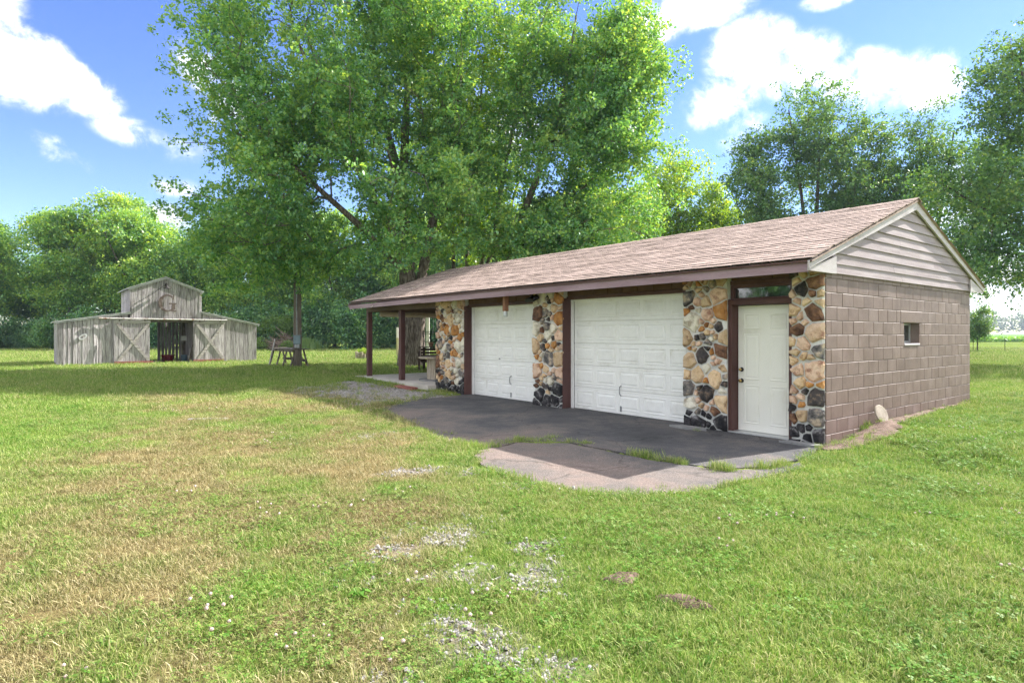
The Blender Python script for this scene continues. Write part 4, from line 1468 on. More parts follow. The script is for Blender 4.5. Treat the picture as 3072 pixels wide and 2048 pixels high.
def sliding_door(x0, x1, z0, z1, mirror, red0, red1):
    y = -0.085
    d = MB()
    d.bbox(x0, x1, y - 0.050, y - 0.014, z1 - 0.155, z1, 0.004)
    door = d.build('sliding_door', M['barnwood_x'], barn)
    for (a, b) in run(x0 + 0.02, x1 - 0.02, 0.19, 0.26):
        plank(door, a, b, z0 + 0.06, z1 - 0.01, z1 - 0.01, y, tilt=rbn.uniform(-0.03, 0.03))
    t, zb = z1 - 0.16, z0 + 0.14
    a, b = (x0 + 0.13, x1 - 0.07)
    MB().beam((a, y - 0.034, t), (b, y - 0.034, zb), 0.035, 0.13).build('brace', M['barnwood_x'], door)
    MB().beam((b, y - 0.030, t), (a + 0.05, y - 0.030, zb), 0.025, 0.12).build('brace', M['barnwood_x'], door)
    MB().bbox(red0, red1, y - 0.075, y - 0.035, z0 - 0.01, z0 + 0.125, 0.004).build('kick_board', M['redwood'], door)
    for xx in (x0 + 0.25, x1 - 0.25):
        MB().beam((xx, -0.15, z1 - 0.05), (xx, -0.15, 2.29), 0.05, 0.015, (0, 1, 0)).build('hanger', M['rust'], door)
    return door


sliding_door(-2.25, -0.68, 0.05, 2.21, 0, -2.22, -0.57)
sliding_door(1.31, 2.80, 0.05, 2.20, 1, 1.26, 2.74)

# gooseneck lamp and its cable
gn = MB().tube([(0.02, -0.02, 4.02), (0.02, -0.10, 4.10), (0.02, -0.22, 4.12), (0.02, -0.30, 4.06), (0.02, -0.31, 3.97)], 0.016, 6)
lampb = gn.build('gooseneck_lamp', M['iron'], barn)
MB().lathe([(0.03, 0.10), (0.055, 0.06), (0.06, 0.02), (0.17, -0.05), (0.18, -0.065), (0.165, -0.06), (0.05, 0.0)], 16, (0.02, -0.31, 3.90)).build('lamp_shade', M['iron'], lampb, True)
MB().bbox(-0.03, 0.07, -0.035, -0.014, 3.96, 4.10, 0.004).build('lamp_base', M['iron'], lampb)
MB().tube([(-1.38, -0.02, 3.02), (-1.0, -0.021, 3.25), (-0.5, -0.021, 3.62), (-0.15, -0.022, 3.93), (0.0, -0.03, 4.03)], 0.007, 5).build('cable', M['black'], barn)


# rusty letters with serifs
def letter_G(h, th):
    mb = MB()
    ro, n = h / 2, 30
    a0, a1 = R(48), R(318)
    inner, outer = [], []
    for i in range(n + 1):
        a = a0 + (a1 - a0) * i / n
        # broad at the left of the bowl, thin at top and foot
        w = ro * (0.16 + 0.20 * max(0.0, -math.cos(a)) ** 0.8)
        outer.append((ro * 0.92 * math.cos(a), ro * math.sin(a)))
        w *= 1.15
        inner.append(((ro * 0.92 - w) * math.cos(a) - (0.02 * ro), (ro - w * 0.8) * math.sin(a)))
    for i in range(n):
        q = [outer[i], outer[i + 1], inner[i + 1], inner[i]]
        mb.prism(q, 0, th)
    mb.prism([(0.50 * ro, 0.42 * ro), (0.66 * ro, 0.42 * ro), (0.74 * ro, 0.98 * ro), (0.66 * ro, 0.98 * ro)], 0, th)
    mb.prism([(0.44 * ro, -0.95 * ro), (0.82 * ro, -0.72 * ro), (0.82 * ro, -0.02 * ro), (0.50 * ro, -0.02 * ro)], 0, th * 0.98)
    mb.prism([(0.20 * ro, -0.12 * ro), (0.98 * ro, -0.12 * ro), (0.98 * ro, 0.02 * ro), (0.20 * ro, 0.02 * ro)], 0, th * 1.03)
    mb.prism([(0.50 * ro, -1.0 * ro), (0.94 * ro, -1.0 * ro), (0.94 * ro, -0.86 * ro), (0.50 * ro, -0.86 * ro)], 0, th * 1.03)
    return mb


def letter_B(h, th):
    mb = MB()
    w = h * 0.72
    s = h * 0.17
    mb.prism([(0.08 * h, 0), (0.08 * h + s, 0), (0.08 * h + s, h), (0.08 * h, h)], 0, th)
    for (x0, x1, z0, z1) in ((0, w * 0.6, 0, s * 0.75), (0, w * 0.55, h - s * 0.75, h), (0.05 * h, w * 0.55, h * 0.47, h * 0.47 + s * 0.7)):
        mb.prism([(x0, z0), (x1, z0), (x1, z1), (x0, z1)], 0, th * 1.02)
    for (cz, ro, cx) in ((h * 0.75, h * 0.25, w * 0.50), (h * 0.26, h * 0.26, w * 0.55)):
        for i in range(10):
            a, b = -PI / 2 + PI * i / 10, -PI / 2 + PI * (i + 1) / 10
            mb.prism([(cx + ro * math.cos(a), cz + ro * math.sin(a)), (cx + ro * math.cos(b), cz + ro * math.sin(b)),
                      (cx + (ro - s * 0.75) * math.cos(b), cz + (ro - s * 0.75) * math.sin(b)), (cx + (ro - s * 0.75) * math.cos(a), cz + (ro - s * 0.75) * math.sin(a))], 0, th)
    return mb


G = letter_G(0.87, 0.05).mesh('letter', M['rust'])
fix_normals(G)
go = link('letter', G, barn, (0.06, -0.085, 3.105), (PI / 2, 0, 0))
go['label'] = 'rusty metal letter G'
# oval sign, loose upright stake by the left wall
ov = MB()
ring = [(math.cos(2 * PI * i / 24), math.sin(2 * PI * i / 24)) for i in range(24)]
for i in range(24):
    p, q = ring[i], ring[(i + 1) % 24]
    ov.prism([(p[0] * 0.20, p[1] * 0.11), (q[0] * 0.20, q[1] * 0.11), (q[0] * 0.13, q[1] * 0.055), (p[0] * 0.13, p[1] * 0.055)][::-1], 0, 0.03)
om = ov.mesh('float_ring', M['plastic_white'])
fix_normals(om)
o = link('oval_ring', om, None)
o.matrix_world = Matrix.Translation((BO[0], BO[1], 0)) @ Matrix.Rotation(ANG, 4, 'Z') @ Matrix.Translation((-3.47, -0.045, 1.39)) @ Matrix.Rotation(R(90), 4, 'X') @ Matrix.Rotation(R(35), 4, 'Z')
tag(o, 'tilted white oval ring hung on the left barn wall', 'ring')


def bthing(name, label, cat, x, y, z, rz=0.0):
    c, s = math.cos(ANG), math.sin(ANG)
    return thing(name, label, cat, (BO[0] + c * x - s * y, BO[1] + s * x + c * y, z), ANG + rz)


t = bthing('upright_stake', 'pale stake leaning upright against the left barn wall', 'stake', -2.95, -0.10, 0.0)
MB().beam((0, 0, 0.0), (0.02, 0.07, 0.98), 0.07, 0.045).build('stake', M['barnwood'], t)
t = bthing('feed_tub', 'dark red feed tub on the floor inside the barn', 'tub', 0.35, 1.6, 0.0)
MB().lathe([(0.24, 0.0), (0.30, 0.34), (0.33, 0.36), (0.33, 0.40), (0.29, 0.38), (0.22, 0.05)], 18).build('bowl', M['plastic_red'], t, True)
for s in (-1, 1):
    MB().tube([(s * 0.33, -0.07, 0.37), (s * 0.37, -0.04, 0.35), (s * 0.37, 0.04, 0.35), (s * 0.33, 0.07, 0.37)], 0.012, 5).build('handle', M['black'], t)


def bucket(x, y, lab, mat, s=1.0):
    t = bthing('bucket', lab, 'bucket', x, y, 0.0)
    MB().lathe([(0.12 * s, 0.0), (0.145 * s, 0.34 * s), (0.155 * s, 0.345 * s), (0.155 * s, 0.365 * s), (0.135 * s, 0.36 * s), (0.11 * s, 0.03)], 16).build('pail', M[mat], t, True)
    MB().tube([(0.15 * s * math.cos(a), 0.02, 0.34 * s - 0.14 * s * math.sin(a)) for a in [PI * i / 8 for i in range(9)]], 0.005, 4).build('bail', M['alu'], t)


bucket(1.05, 1.1, 'blue grey plastic bucket just inside the barn door', 'plastic_blue', 1.1)
bucket(1.30, 0.75, 'white plastic bucket beside the blue one in the barn', 'plastic_white')
t = bthing('floor_board', 'loose board lying flat on the barn floor', 'board', 0.75, 0.6, 0.0)
MB().bbox(-0.3, 0.3, -0.09, 0.09, 0.02, 0.05, 0.004).build('board', M['barnwood_x'], t)
for i, (x, dx, h) in enumerate(((1.42, 0.14, 1.35), (1.52, 0.10, 1.45), (1.47, -0.02, 0.75))):
    lab = ('tall dark plank leaning inside the barn by the right door', 'tallest dark plank in the leaning pair behind the right door', 'short pale plank leaning at the barn door corner')[i]
    t = bthing('leaning_plank', lab, 'plank', x, 0.45 + 0.2 * i, 0.0)
    MB().beam((-0.22, 0, 0.01), (dx - 0.1, 0.08, h), 0.03, 0.14, (1, 0, 0)).build('board', M['oldwood' if i < 2 else 'barnwood'], t)
t = bthing('stall_post', 'upright wooden post with pale tin box inside the barn', 'post', 1.20, 2.1, 0.0)
MB().bbox(-0.08, 0.08, -0.08, 0.08, 0.0, 2.4, 0.006).build('post', M['oldwood'], t)
MB().bbox(-0.16, 0.12, -0.16, -0.085, 1.15, 1.42, 0.01).build('tin_box', M['tin'], t)
t = bthing('drawbar_pole', 'pair of dark poles slanting across the back opening of the barn', 'poles', -0.55, 3.2, 0.0)
MB().tube([(-0.3, 0, 0.75), (0.35, 0.2, 0.02)], 0.03, 6).build('pole', M['iron'], t)
MB().tube([(-0.36, 0.1, 0.75), (0.27, 0.3, 0.02)], 0.03, 6).build('pole', M['iron'], t)
fl_ = MB().box(-4.4, 4.4, 0.05, BD - 0.02, -0.05, 0.018).build('barn_floor', M['dirt'], barn)

# ------------------------------------------------------------------ things in the yard
# utility pole with meter box
t = thing('utility_pole', 'round wooden utility pole with grey blue meter box', 'utility pole', (-9.11, 25.9, 0.0), 0.3)
MB().tube([(0, 0, -0.1), (0.005, 0, 1.2), (0.0, 0.01, 4.0), (0.01, 0.02, 4.9)], [0.185, 0.172, 0.15, 0.14], 14).build('pole', M['polewood'], t, True)
mbx = MB()
mbx.bbox(-0.15, 0.13, -0.30, -0.15, 1.10, 1.46, 0.015)
bx = mbx.build('meter_box', M['meter'], t)
MB().tube([(-0.01, -0.20, 1.47), (-0.01, -0.20, 1.56), (-0.03, -0.17, 2.6), (-0.02, -0.16, 4.6)], 0.025, 6).build('conduit', M['grey_metal'], t)
MB().bbox(-0.11, 0.09, -0.29, -0.16, 0.94, 1.098, 0.01).build('lower_box', M['grey_metal'], t)
MB().beam((-0.17, -0.22, 1.475), (0.16, -0.22, 1.475), 0.17, 0.02).build('box_lid', M['meter'], bx)

t = thing('shovel', 'shovel with orange blade leaning behind the utility pole', 'shovel', (-8.85, 26.35, 0.0), 0.2)
MB().tube([(-0.62, 0.10, 1.30), (-0.32, 0.0, 0.70), (0.0, -0.08, 0.22)], 0.017, 6).build('handle', M['oldwood'], t)
MB().addm([(-0.07, -0.09, 0.27), (0.06, -0.10, 0.27), (0.09, -0.12, 0.08), (0.02, -0.13, 0.0), (-0.07, -0.12, 0.06), (0.0, -0.06, 0.26), (0.01, -0.08, 0.02)],
          [(0, 5, 6, 4), (5, 1, 2, 6), (4, 6, 3), (6, 2, 3), (4, 6, 5, 0), (6, 2, 1, 5)]).build('blade', M['orange'], t)

# old trestle bench
p0 = L2W(-24.9, 0.15)
t = thing('trestle_bench', 'old grey wooden trestle bench beside the utility pole', 'trestle', (p0[0], p0[1], 0.0), GROT)
TL = 3.1
for k, y in enumerate((-0.27, -0.09, 0.09, 0.27)):
    MB().beam((-0.05, y, 0.885 + 0.004 * k), (TL + 0.1 * (k % 2), y, 0.875), 0.17, 0.035).build('plank', M['oldwood'], t)
MB().beam((0, -0.33, 0.82), (TL, -0.33, 0.81), 0.03, 0.10).build('rail', M['oldwood'], t)
MB().beam((-0.2, -0.42, 0.05), (TL, -0.42, 0.05), 0.09, 0.07).build('foot_rail', M['oldwood'], t)
MB().beam((0.2, 0.20, 0.42), (TL + 0.15, 0.20, 0.40), 0.03, 0.11).build('rail', M['oldwood'], t)
for x in (0.1, 1.05, 1.9, 2.9):
    for s in (-1, 1):
        MB().beam((x + 0.03, s * 0.40, 0.0), (x + 0.03, s * 0.18, 0.86), 0.045, 0.10, (1, 0, 0)).build('leg', M['oldwood'], t)
t2 = thing('loose_plank', 'grey plank propped diagonally against the trestle bench', 'plank', (p0[0], p0[1], 0.0), GROT)
MB().beam((0.45, -0.52, 0.08), (1.15, -0.46, 1.28), 0.03, 0.10, (1, 0, 0)).build('board', M['barnwood'], t2)

# planter of split logs
t = thing('log_planter', 'low round planter of split logs with grassy plant on lawn', 'planter', (-8.9, 36.6, 0.0))
for i in range(16):
    a = 2 * PI * i / 16
    h = 0.40 + 0.07 * math.sin(i * 2.3)
    MB().tube([(0.40 * math.cos(a), 0.40 * math.sin(a), 0.0), (0.43 * math.cos(a), 0.43 * math.sin(a), h)], 0.08, 7).build('log', M['spoolwood'], t)
MB().lathe([(0.38, 0.05), (0.38, 0.36)], 14).build('soil', M['dirt'], t)
PLANTER = t

# cable spool table on the patio
t = gthing('spool_table', 'upended cable spool used as a table on the patio', 'table', -11.8, 0.80, 0.140)
MB().lathe([(0.56, 0.0), (0.565, 0.02), (0.56, 0.045)], 28).build('base_disc', M['slate'], t)
MB().lathe([(0.565, 0.665), (0.57, 0.69), (0.565, 0.715)], 28).build('top_disc', M['spoolwood'], t)
for i in range(13):
    a = 2 * PI * i / 13
    w = 2 * 0.29 * math.tan(PI / 13) - 0.006
    o = MB().bbox(-0.02, 0.02, -w / 2, w / 2, 0.046, 0.664, 0.004).build('stave', M['spoolwood'], t, loc=(0.29 * math.cos(a), 0.29 * math.sin(a), 0), rot=(0, 0, a))
# pallet bench behind the patio, with letter B
t = thing('pallet_bench', 'dark brown pallet wood bench with white letter B, behind the patio', 'bench', (-2.75, 24.0, 0.06), R(6))
for i, z in enumerate((0.42, 0.60, 0.72, 0.85)):
    MB().bbox(-0.85, 0.95, 0.30, 0.325, z - 0.045, z + 0.05, 0.003).build('slat', M['palletwood'], t)
MB().bbox(-0.90, 0.98, 0.20, 0.40, 0.935, 0.965, 0.003).build('top_shelf', M['palletwood'], t)
for x in (-0.72, 0.80):
    MB().bbox(x - 0.05, x + 0.05, 0.33, 0.40, 0.0, 0.93, 0.003).build('post', M['palletwood'], t)
for s in (-0.88, 0.94):
    for z in (0.14, 0.30, 0.48, 0.62, 0.76):
        MB().bbox(s - 0.012, s + 0.012, -0.30, 0.30, z - 0.045, z + 0.045, 0.003).build('side_slat', M['palletwood'], t)
    MB().bbox(s - 0.04, s + 0.04, -0.33, -0.25, 0.0, 0.78, 0.003).build('leg', M['palletwood'], t)
for k in range(5):
    MB().bbox(-0.82, 0.88, -0.28 + 0.11 * k, -0.19 + 0.11 * k, 0.36, 0.385, 0.003).build('seat_slat', M['palletwood'], t)
Bm = letter_B(0.20, 0.02).mesh('letter', M['letter_white'])
fix_normals(Bm)
link('letter', Bm, t, (-0.16, 0.297, 0.68), (PI / 2, 0, 0))['label'] = 'white letter B'
t = thing('flower_pot', 'terracotta pot standing on the pallet bench back', 'pot', (-3.22, 24.25, 1.026))
MB().lathe([(0.07, 0.0), (0.10, 0.13), (0.115, 0.135), (0.115, 0.17), (0.095, 0.165), (0.08, 0.10)], 14).build('pot', M['terracotta'], t, True)
t = thing('dark_ornament', 'small black bird shaped ornament beside the terracotta pot', 'ornament', (-2.93, 24.28, 1.026))
MB().tube([(-0.13, 0, 0.07), (-0.08, 0, 0.10), (0.0, 0, 0.11), (0.09, 0, 0.13), (0.15, 0, 0.17), (0.20, 0, 0.16)], [0.012, 0.05, 0.075, 0.06, 0.04, 0.006], 8).build('body', M['iron'], t, True)
MB().tube([(0.0, 0, 0.0), (0.0, 0, 0.06)], 0.025, 6).build('foot', M['iron'], t)
# iron rack with crossed bars, farther back
t = thing('iron_rack', 'tall black iron rack of crossed bars behind the bench', 'rack', (-2.9, 25.3, 0.05))
for z in (1.16, 1.50, 1.57):
    MB().tube([(-0.75, 0, z), (1.1, 0, z)], 0.013, 5).build('bar', M['iron'], t)
for i in range(13):
    x = -0.72 + i * 0.145
    MB().tube([(x, 0, 1.16), (x + (0.10 if i % 2 else -0.10), 0, 1.50)], 0.010, 4).build('crossbar', M['iron'], t)
for x in (-0.76, 1.1):
    MB().tube([(x, 0, 0.0), (x, 0, 1.62)], 0.02, 6).build('upright', M['iron'], t)
# posts far on the lawn
t = thing('lawn_post', 'lone treated post with pale top far on the lawn', 'post', (-7.6, 40.4, 0.0))
MB().bbox(-0.06, 0.06, -0.06, 0.06, 0.0, 1.25, 0.008).build('shaft', M['yellowwood'], t)
MB().bbox(-0.062, 0.062, -0.062, 0.062, 1.252, 1.95, 0.008).build('upper_shaft', M['letter_white'], t)
t = thing('lawn_post', 'tall grey white post seen behind the iron rack', 'post', (-5.1, 37.0, 0.0))
MB().bbox(-0.09, 0.09, -0.09, 0.09, 0.0, 2.7, 0.008).build('shaft', M['letter_white'], t)

# rolled blind under the porch eave
p = L2W(-14.70, 0.35)
t = thing('roller_blind', 'rolled up cream canvas blind under the porch beam', 'blind', (p[0], p[1], 2.18), GROT)
MB().tube([(0, 0, 0), (0, 5.4, 0)], 0.075, 12).build('roll', M['canvas'], t, True)
MB().bbox(-0.03, 0.03, -0.01, 5.41, 0.05, 0.09, 0.004).build('head_rail', M['canvas'], t)
MB().tube([(0.06, 2.0, 0.03), (0.08, 2.0, -0.3), (0.06, 1.98, -0.75)], 0.007, 4).build('pull_cord', M['letter_white'], t)

# bee trap hanging from the eave
p = L2W(-7.02, -0.30)
t = thing('bee_trap', 'cedar tube bee trap with glass jar hanging from the eave', 'bee trap', (p[0], p[1], 1.93), GROT)
MB().bbox(-0.052, 0.052, -0.052, 0.052, 0.13, 0.50, 0.006).build('tube', M['cedar'], t)
MB().lathe([(0.035, 0.125), (0.045, 0.11), (0.05, 0.03), (0.045, 0.0), (0.02, 0.0)][::-1], 14).build('jar', M['jar'], t, True)
MB().lathe([(0.044, 0.112), (0.044, 0.130)], 14).build('lid', M['alu'], t)
MB().tube([(0, 0, 0.50), (0, 0, 0.548)], 0.004, 4).build('hook', M['black'], t)

# red brick-like board at the patio edge
p = L2W(-11.1, -0.62)
t = thing('red_board', 'short weathered red board lying against the patio edge', 'board', (p[0], p[1], 0.02), GROT)
MB().bbox(-0.48, 0.42, -0.12, 0.10, 0.0, 0.06, 0.008).build('board', M['redwood'], t, rot=(0.06, 0.02, 0.05))
# flagstone by the third pier
fs_ = rough_poly([(-0.34, -0.10), (0.05, -0.16), (0.36, -0.04), (0.26, 0.08), (-0.20, 0.09)], 0.12, 0.012, 6)
p = L2W(-2.12, -0.22)
t = thing('flagstone', 'thin grey flagstone at the foot of the third stone pier', 'flagstone', (p[0], p[1], SLAB_Z), GROT)
MB().prism(ccw(fs_), 0.0, 0.035).build('slab', M['slate'], t)
p = L2W(-0.22, -0.22)
t = thing('flagstone', 'small grey flagstone at the foot of the corner pier', 'flagstone', (p[0], p[1], SLAB_Z), GROT)
MB().prism(ccw(rough_poly([(-0.30, -0.08), (0.22, -0.10), (0.28, 0.06), (-0.2, 0.08)], 0.12, 0.012, 9)), 0.0, 0.03).build('slab', M['slate'], t)
# leaning concrete disc at the gable wall
p = L2W(0.19, 1.62)
dz = float(terrain(p[0], p[1]))
t = thing('leaning_disc', 'pale round concrete disc leaning against the brown gable wall', 'disc', (p[0], p[1], dz), GROT)
dm = MB().lathe([(0.132, -0.014), (0.145, -0.007), (0.145, 0.007), (0.132, 0.014)], 28)
o = dm.build('disc', M['discstone'], t)
o.rotation_euler = (0, R(68), R(-12))
o.location = (-0.07, 0, 0.150)
# concrete cover flush in the worn grass
t = thing('concrete_cover', 'narrow pale concrete cover flush in the worn grass', 'concrete cover', (-5.5, 11.0, 0.0), 0.12)
MB().bbox(-0.32, 0.36, -0.07, 0.07, -0.03, 0.022, 0.008).build('slab', M['gravel'], t)
# pale twig caught on the eave
tw = [L2W(-13.3, -0.66), L2W(-13.2, -0.3), L2W(-13.0, 0.3), L2W(-12.55, 0.75), L2W(-12.35, 1.15)]
tz = [2.34, EAVE_Z + 0.13, EAVE_Z + 0.34, EAVE_Z + 0.52, EAVE_Z + 0.66]
t = MB().tube([(a[0], a[1], z) for a, z in zip(tw, tz)], [0.012, 0.013, 0.011, 0.009, 0.004], 5).build('fallen_twig', M['twig'])
tag(t, 'pale bare twig lying over the porch roof edge', 'twig')

# bare dirt along the gable wall
DIRT = [(-0.05, -0.35), (0.30, -0.55), (0.55, -0.2), (0.70, 0.5), (0.58, 1.2), (0.36, 1.9), (0.26, 3.0), (0.20, 4.5), (0.16, 6.3), (0.0, 6.3), (0.0, 0.0)]
dw = [tuple(L2W(a, b)) for a, b in DIRT]
dpoly = ccw(rough_poly(dw, 0.15, 0.05, 12))
xs = np.arange(3.5, 10.2, 0.07)
ys = np.arange(7.5, 13.6, 0.07)
DX, DY = np.meshgrid(xs, ys, indexing='ij')
dd = poly_dist(DX, DY, dpoly)
DZ = terrain(DX, DY) + 0.05 * smoothstep(0.0, -0.25, dd) * (0.35 + 1.0 * fbm(DX, DY, 3.5)) + 0.018 * (fbm(DX, DY, 9.0) - 0.4) + 0.012
nx2, ny2 = DX.shape
gi2 = np.arange(nx2 * ny2).reshape(nx2, ny2)
F2 = np.stack([gi2[:-1, :-1], gi2[1:, :-1], gi2[1:, 1:], gi2[:-1, 1:]], -1).reshape(-1, 4)
keep = (dd < 0.0)
F2 = F2[keep.ravel()[F2].all(1)]
dirt = link('dirt_strip', np_mesh('dirt_strip', np.stack([DX, DY, DZ], -1).reshape(-1, 3), F2, M['dirt'], True))
tag(dirt, 'bare reddish dirt strip along the gable wall', 'dirt', kind='structure')
for (x, y, sx, sy, a) in ((0.70, 3.86, 0.12, 0.07, 0.3), (1.0, 3.52, 0.17, 0.06, -0.5)):
    g = [(sx * math.cos(t) * (1 + 0.2 * math.sin(3 * t + x * 9)), sy * math.sin(t) * (1 + 0.25 * math.cos(2 * t + y))) for t in [2 * PI * i / 18 for i in range(18)]]
    mb = MB()
    for (s, z) in ((1.0, -0.01), (0.8, 0.010), (0.45, 0.018)):
        for (px, py) in g:
            mb.v.append((px * s, py * s, z + 0.006 * math.sin(px * 90 + py * 60)))
    for r in range(2):
        for j in range(18):
            k = (j + 1) % 18
            mb.f.append((r * 18 + j, r * 18 + k, r * 18 + k + 18, r * 18 + j + 18))
    mb.f.append(tuple(36 + j for j in range(18)))
    o = mb.build('bare_soil', M['dirt'], None, True, (x, y, float(terrain(x, y)) + 0.012), (0, 0, a))
    tag(o, 'bare brown soil showing through the lawn', 'soil', kind='structure')


# ------------------------------------------------------------------ trees
def leaf_geo(P, D, N, L, W):
    """two-triangle folded leaves: P base, D direction, N normal, L length, W width"""
    S = np.cross(D, N)
    S /= np.linalg.norm(S, axis=1, keepdims=True) + 1e-9
    L, W = L[:, None], W[:, None]
    v0 = P
    v1 = P + D * L * 0.42 + S * W * 0.5 + N * W * 0.12
    v2 = P + D * L
    v3 = P + D * L * 0.42 - S * W * 0.5 + N * W * 0.12
    n = len(P)
    V = np.stack([v0, v1, v2, v3], 1).reshape(-1, 3)
    b = np.arange(n)[:, None] * 4
    F = np.concatenate([b + np.array([[0, 1, 2]]), b + np.array([[0, 2, 3]])], 1).reshape(-1, 3)
    return V, F


def unit(a):
    return a / (np.linalg.norm(a, axis=-1, keepdims=True) + 1e-9)


def tree_data(seed, stems, lobes, ncl, lpc, leaf, flat=0.5, droop=0.25, clump=0.55, gap=-0.35, tip=0.011, shell=0.42, voids=()):
    rs = np.random.RandomState(seed)
    vol = np.array([l[3] * l[4] * l[5] for l in lobes])
    vol = vol / vol.sum()
    K = rs.normal(0, 1, (5, 3))
    K = K / np.linalg.norm(K, axis=1, keepdims=True) * rs.uniform(0.9, 2.0, (5, 1))
    ph = rs.uniform(0, 6.28, 5)
    pts = []
    while len(pts) < ncl:
        l = lobes[rs.choice(len(lobes), p=vol)]
        d = unit(rs.normal(0, 1, 3))
        r = rs.rand() ** shell
        p = np.array(l[:3]) + d * r * np.array(l[3:6])
        if any((((p - np.array(w[:3])) / np.array(w[3:6])) ** 2).sum() < 1 for w in voids):
            continue
        g = np.sin(K @ p + ph).sum() / 2.2
        if g < gap + rs.uniform(-0.4, 0.4):
            continue
        pts.append(p)
    pts = np.array(pts)
    # skeleton
    cap = 40 + ncl * 12
    pos = np.zeros((cap, 3))
    par = np.full(cap, -1)
    plen = np.zeros(cap)
    srad = np.zeros(cap)
    n = 0
    for (sp, r0, r1) in stems:
        sp = np.array(sp, float)
        first = True
        for i in range(len(sp) - 1):
            L = np.linalg.norm(sp[i + 1] - sp[i])
            k = max(1, int(L / 0.45))
            for j in range(k + (i == len(sp) - 2)):
                p = sp[i] + (sp[i + 1] - sp[i]) * j / k
                t = (i + j / k) / (len(sp) - 1)
                if first:
                    if n > 0:
                        q = int(np.argmin(np.linalg.norm(pos[:n] - p, axis=1)))
                        par[n] = q
                        plen[n] = plen[q]
                    first = False
                else:
                    par[n] = n - 1
                    plen[n] = plen[n - 1] + np.linalg.norm(p - pos[n - 1])
                pos[n] = p
                srad[n] = r0 + (r1 - r0) * t
                n += 1
    d0 = np.min(np.linalg.norm(pts[:, None] - pos[None, :n], axis=2), axis=1)
    cdir = np.zeros((ncl, 3))
    for ci in np.argsort(d0):
        p = pts[ci]
        dv = p - pos[:n]
        d = np.linalg.norm(dv, axis=1)
        cost = d + 0.28 * plen[:n] + np.where(dv[:, 2] < 0, -dv[:, 2] * 0.35, 0)
        q = int(np.argmin(cost))
        L = d[q]
        k = max(1, min(8, int(L / 0.55)))
        pd = unit(pos[q] - pos[par[q]]) if par[q] >= 0 else np.array([0, 0, 1.0])
        ctrl = pos[q] + pd * L * 0.25 + np.array([0, 0, 0.18 * L]) + (p - pos[q]) * 0.3 + rs.normal(0, 0.05 * L, 3)
        prev = q
        for j in range(1, k + 1):
            t = j / k
            b = (1 - t) ** 2 * pos[q] + 2 * t * (1 - t) * ctrl + t * t * p
            if j < k:
                b = b + rs.normal(0, 0.03 * min(L, 2), 3)
            if n >= cap:
                break
            pos[n] = b
            par[n] = prev
            plen[n] = plen[prev] + np.linalg.norm(b - pos[prev])
            prev = n
            n += 1
        cdir[ci] = unit(p - pos[par[prev]])
    pos, par, srad = pos[:n], par[:n], srad[:n]
    acc = np.zeros(n)
    rad = np.zeros(n)
    for i in range(n - 1, -1, -1):
        rad[i] = max(tip, acc[i] ** (1 / 2.3), srad[i])
        if par[i] >= 0:
            acc[par[i]] += min(rad[i], 1.0) ** 2.3 * 0.97
    # stems keep their own thickness
    rad = np.where(srad > 0, np.maximum(srad, np.minimum(rad, srad * 1.15)), rad)
    Vs, Fs, base = [], [], 0
    for big in (True, False):
        k = 9 if big else 5
        sel = np.where((par >= 0) & ((rad > 0.10) == big))[0]
        if len(sel) == 0:
            continue
        a, b = pos[par[sel]], pos[sel]
        ra, rb_ = np.minimum(rad[par[sel]], rad[sel] * 1.3), rad[sel]
        d = unit(b - a)
        ref = np.where(np.abs(d[:, 2:3]) < 0.9, np.array([[0, 0, 1.0]]), np.array([[1.0, 0, 0]]))
        s = unit(np.cross(d, ref))
        t = np.cross(s, d)
        ang = np.arange(k) * 2 * PI / k
        circ = s[:, None] * np.cos(ang)[None, :, None] + t[:, None] * np.sin(ang)[None, :, None]
        r1 = a[:, None] - d[:, None] * ra[:, None, None] * 0.25 + circ * ra[:, None, None]
        r2 = b[:, None] + d[:, None] * rb_[:, None, None] * 0.25 + circ * rb_[:, None, None]
        V = np.concatenate([r1, r2], 1)
        m = len(sel)
        idx = np.arange(m)[:, None] * 2 * k
        j = np.arange(k)
        jn = (j + 1) % k
        q = np.stack([j, jn, jn + k, j + k], -1)
        Fq = (idx[:, :, None] + q[None]).reshape(-1, 4) + base
        Vs.append(V.reshape(-1, 3))
        Fs.append(Fq)
        base += m * 2 * k
    TV, TF = np.concatenate(Vs), np.concatenate(Fs)
    # leaves: sprigs round each branch end
    nsp = 7
    per = max(1, lpc // nsp)
    sp = pts[:, None] + rs.normal(0, 1, (ncl, nsp, 3)) * np.array([clump, clump, clump * flat])
    sp = sp - cdir[:, None] * rs.uniform(0, 0.6, (ncl, nsp, 1))
    spd = unit(cdir[:, None] * 0.8 + rs.normal(0, 0.7, (ncl, nsp, 3)) + np.array([0, 0, -droop]))
    ax = rs.uniform(-0.35, 0.35, (ncl, nsp, per, 1)) * (leaf / 0.17)
    P = sp[:, :, None] + spd[:, :, None] * ax + rs.normal(0, 1, (ncl, nsp, per, 3)) * np.array([0.11, 0.11, 0.08]) * (leaf / 0.17)
    D = unit(spd[:, :, None] * 0.5 + rs.normal(0, 0.75, P.shape) + np.array([0, 0, -droop]))
    P, D = P.reshape(-1, 3), D.reshape(-1, 3)
    N = unit(np.array([0.12, -0.05, 0.85]) + rs.normal(0, 0.42, P.shape))
    N = unit(N - D * (N * D).sum(1, keepdims=True))
    Ls = leaf * rs.uniform(0.65, 1.25, len(P))
    LV, LF = leaf_geo(P, D, N, Ls, Ls * rs.uniform(0.55, 0.8, len(P)))
    return TV, TF, LV, LF


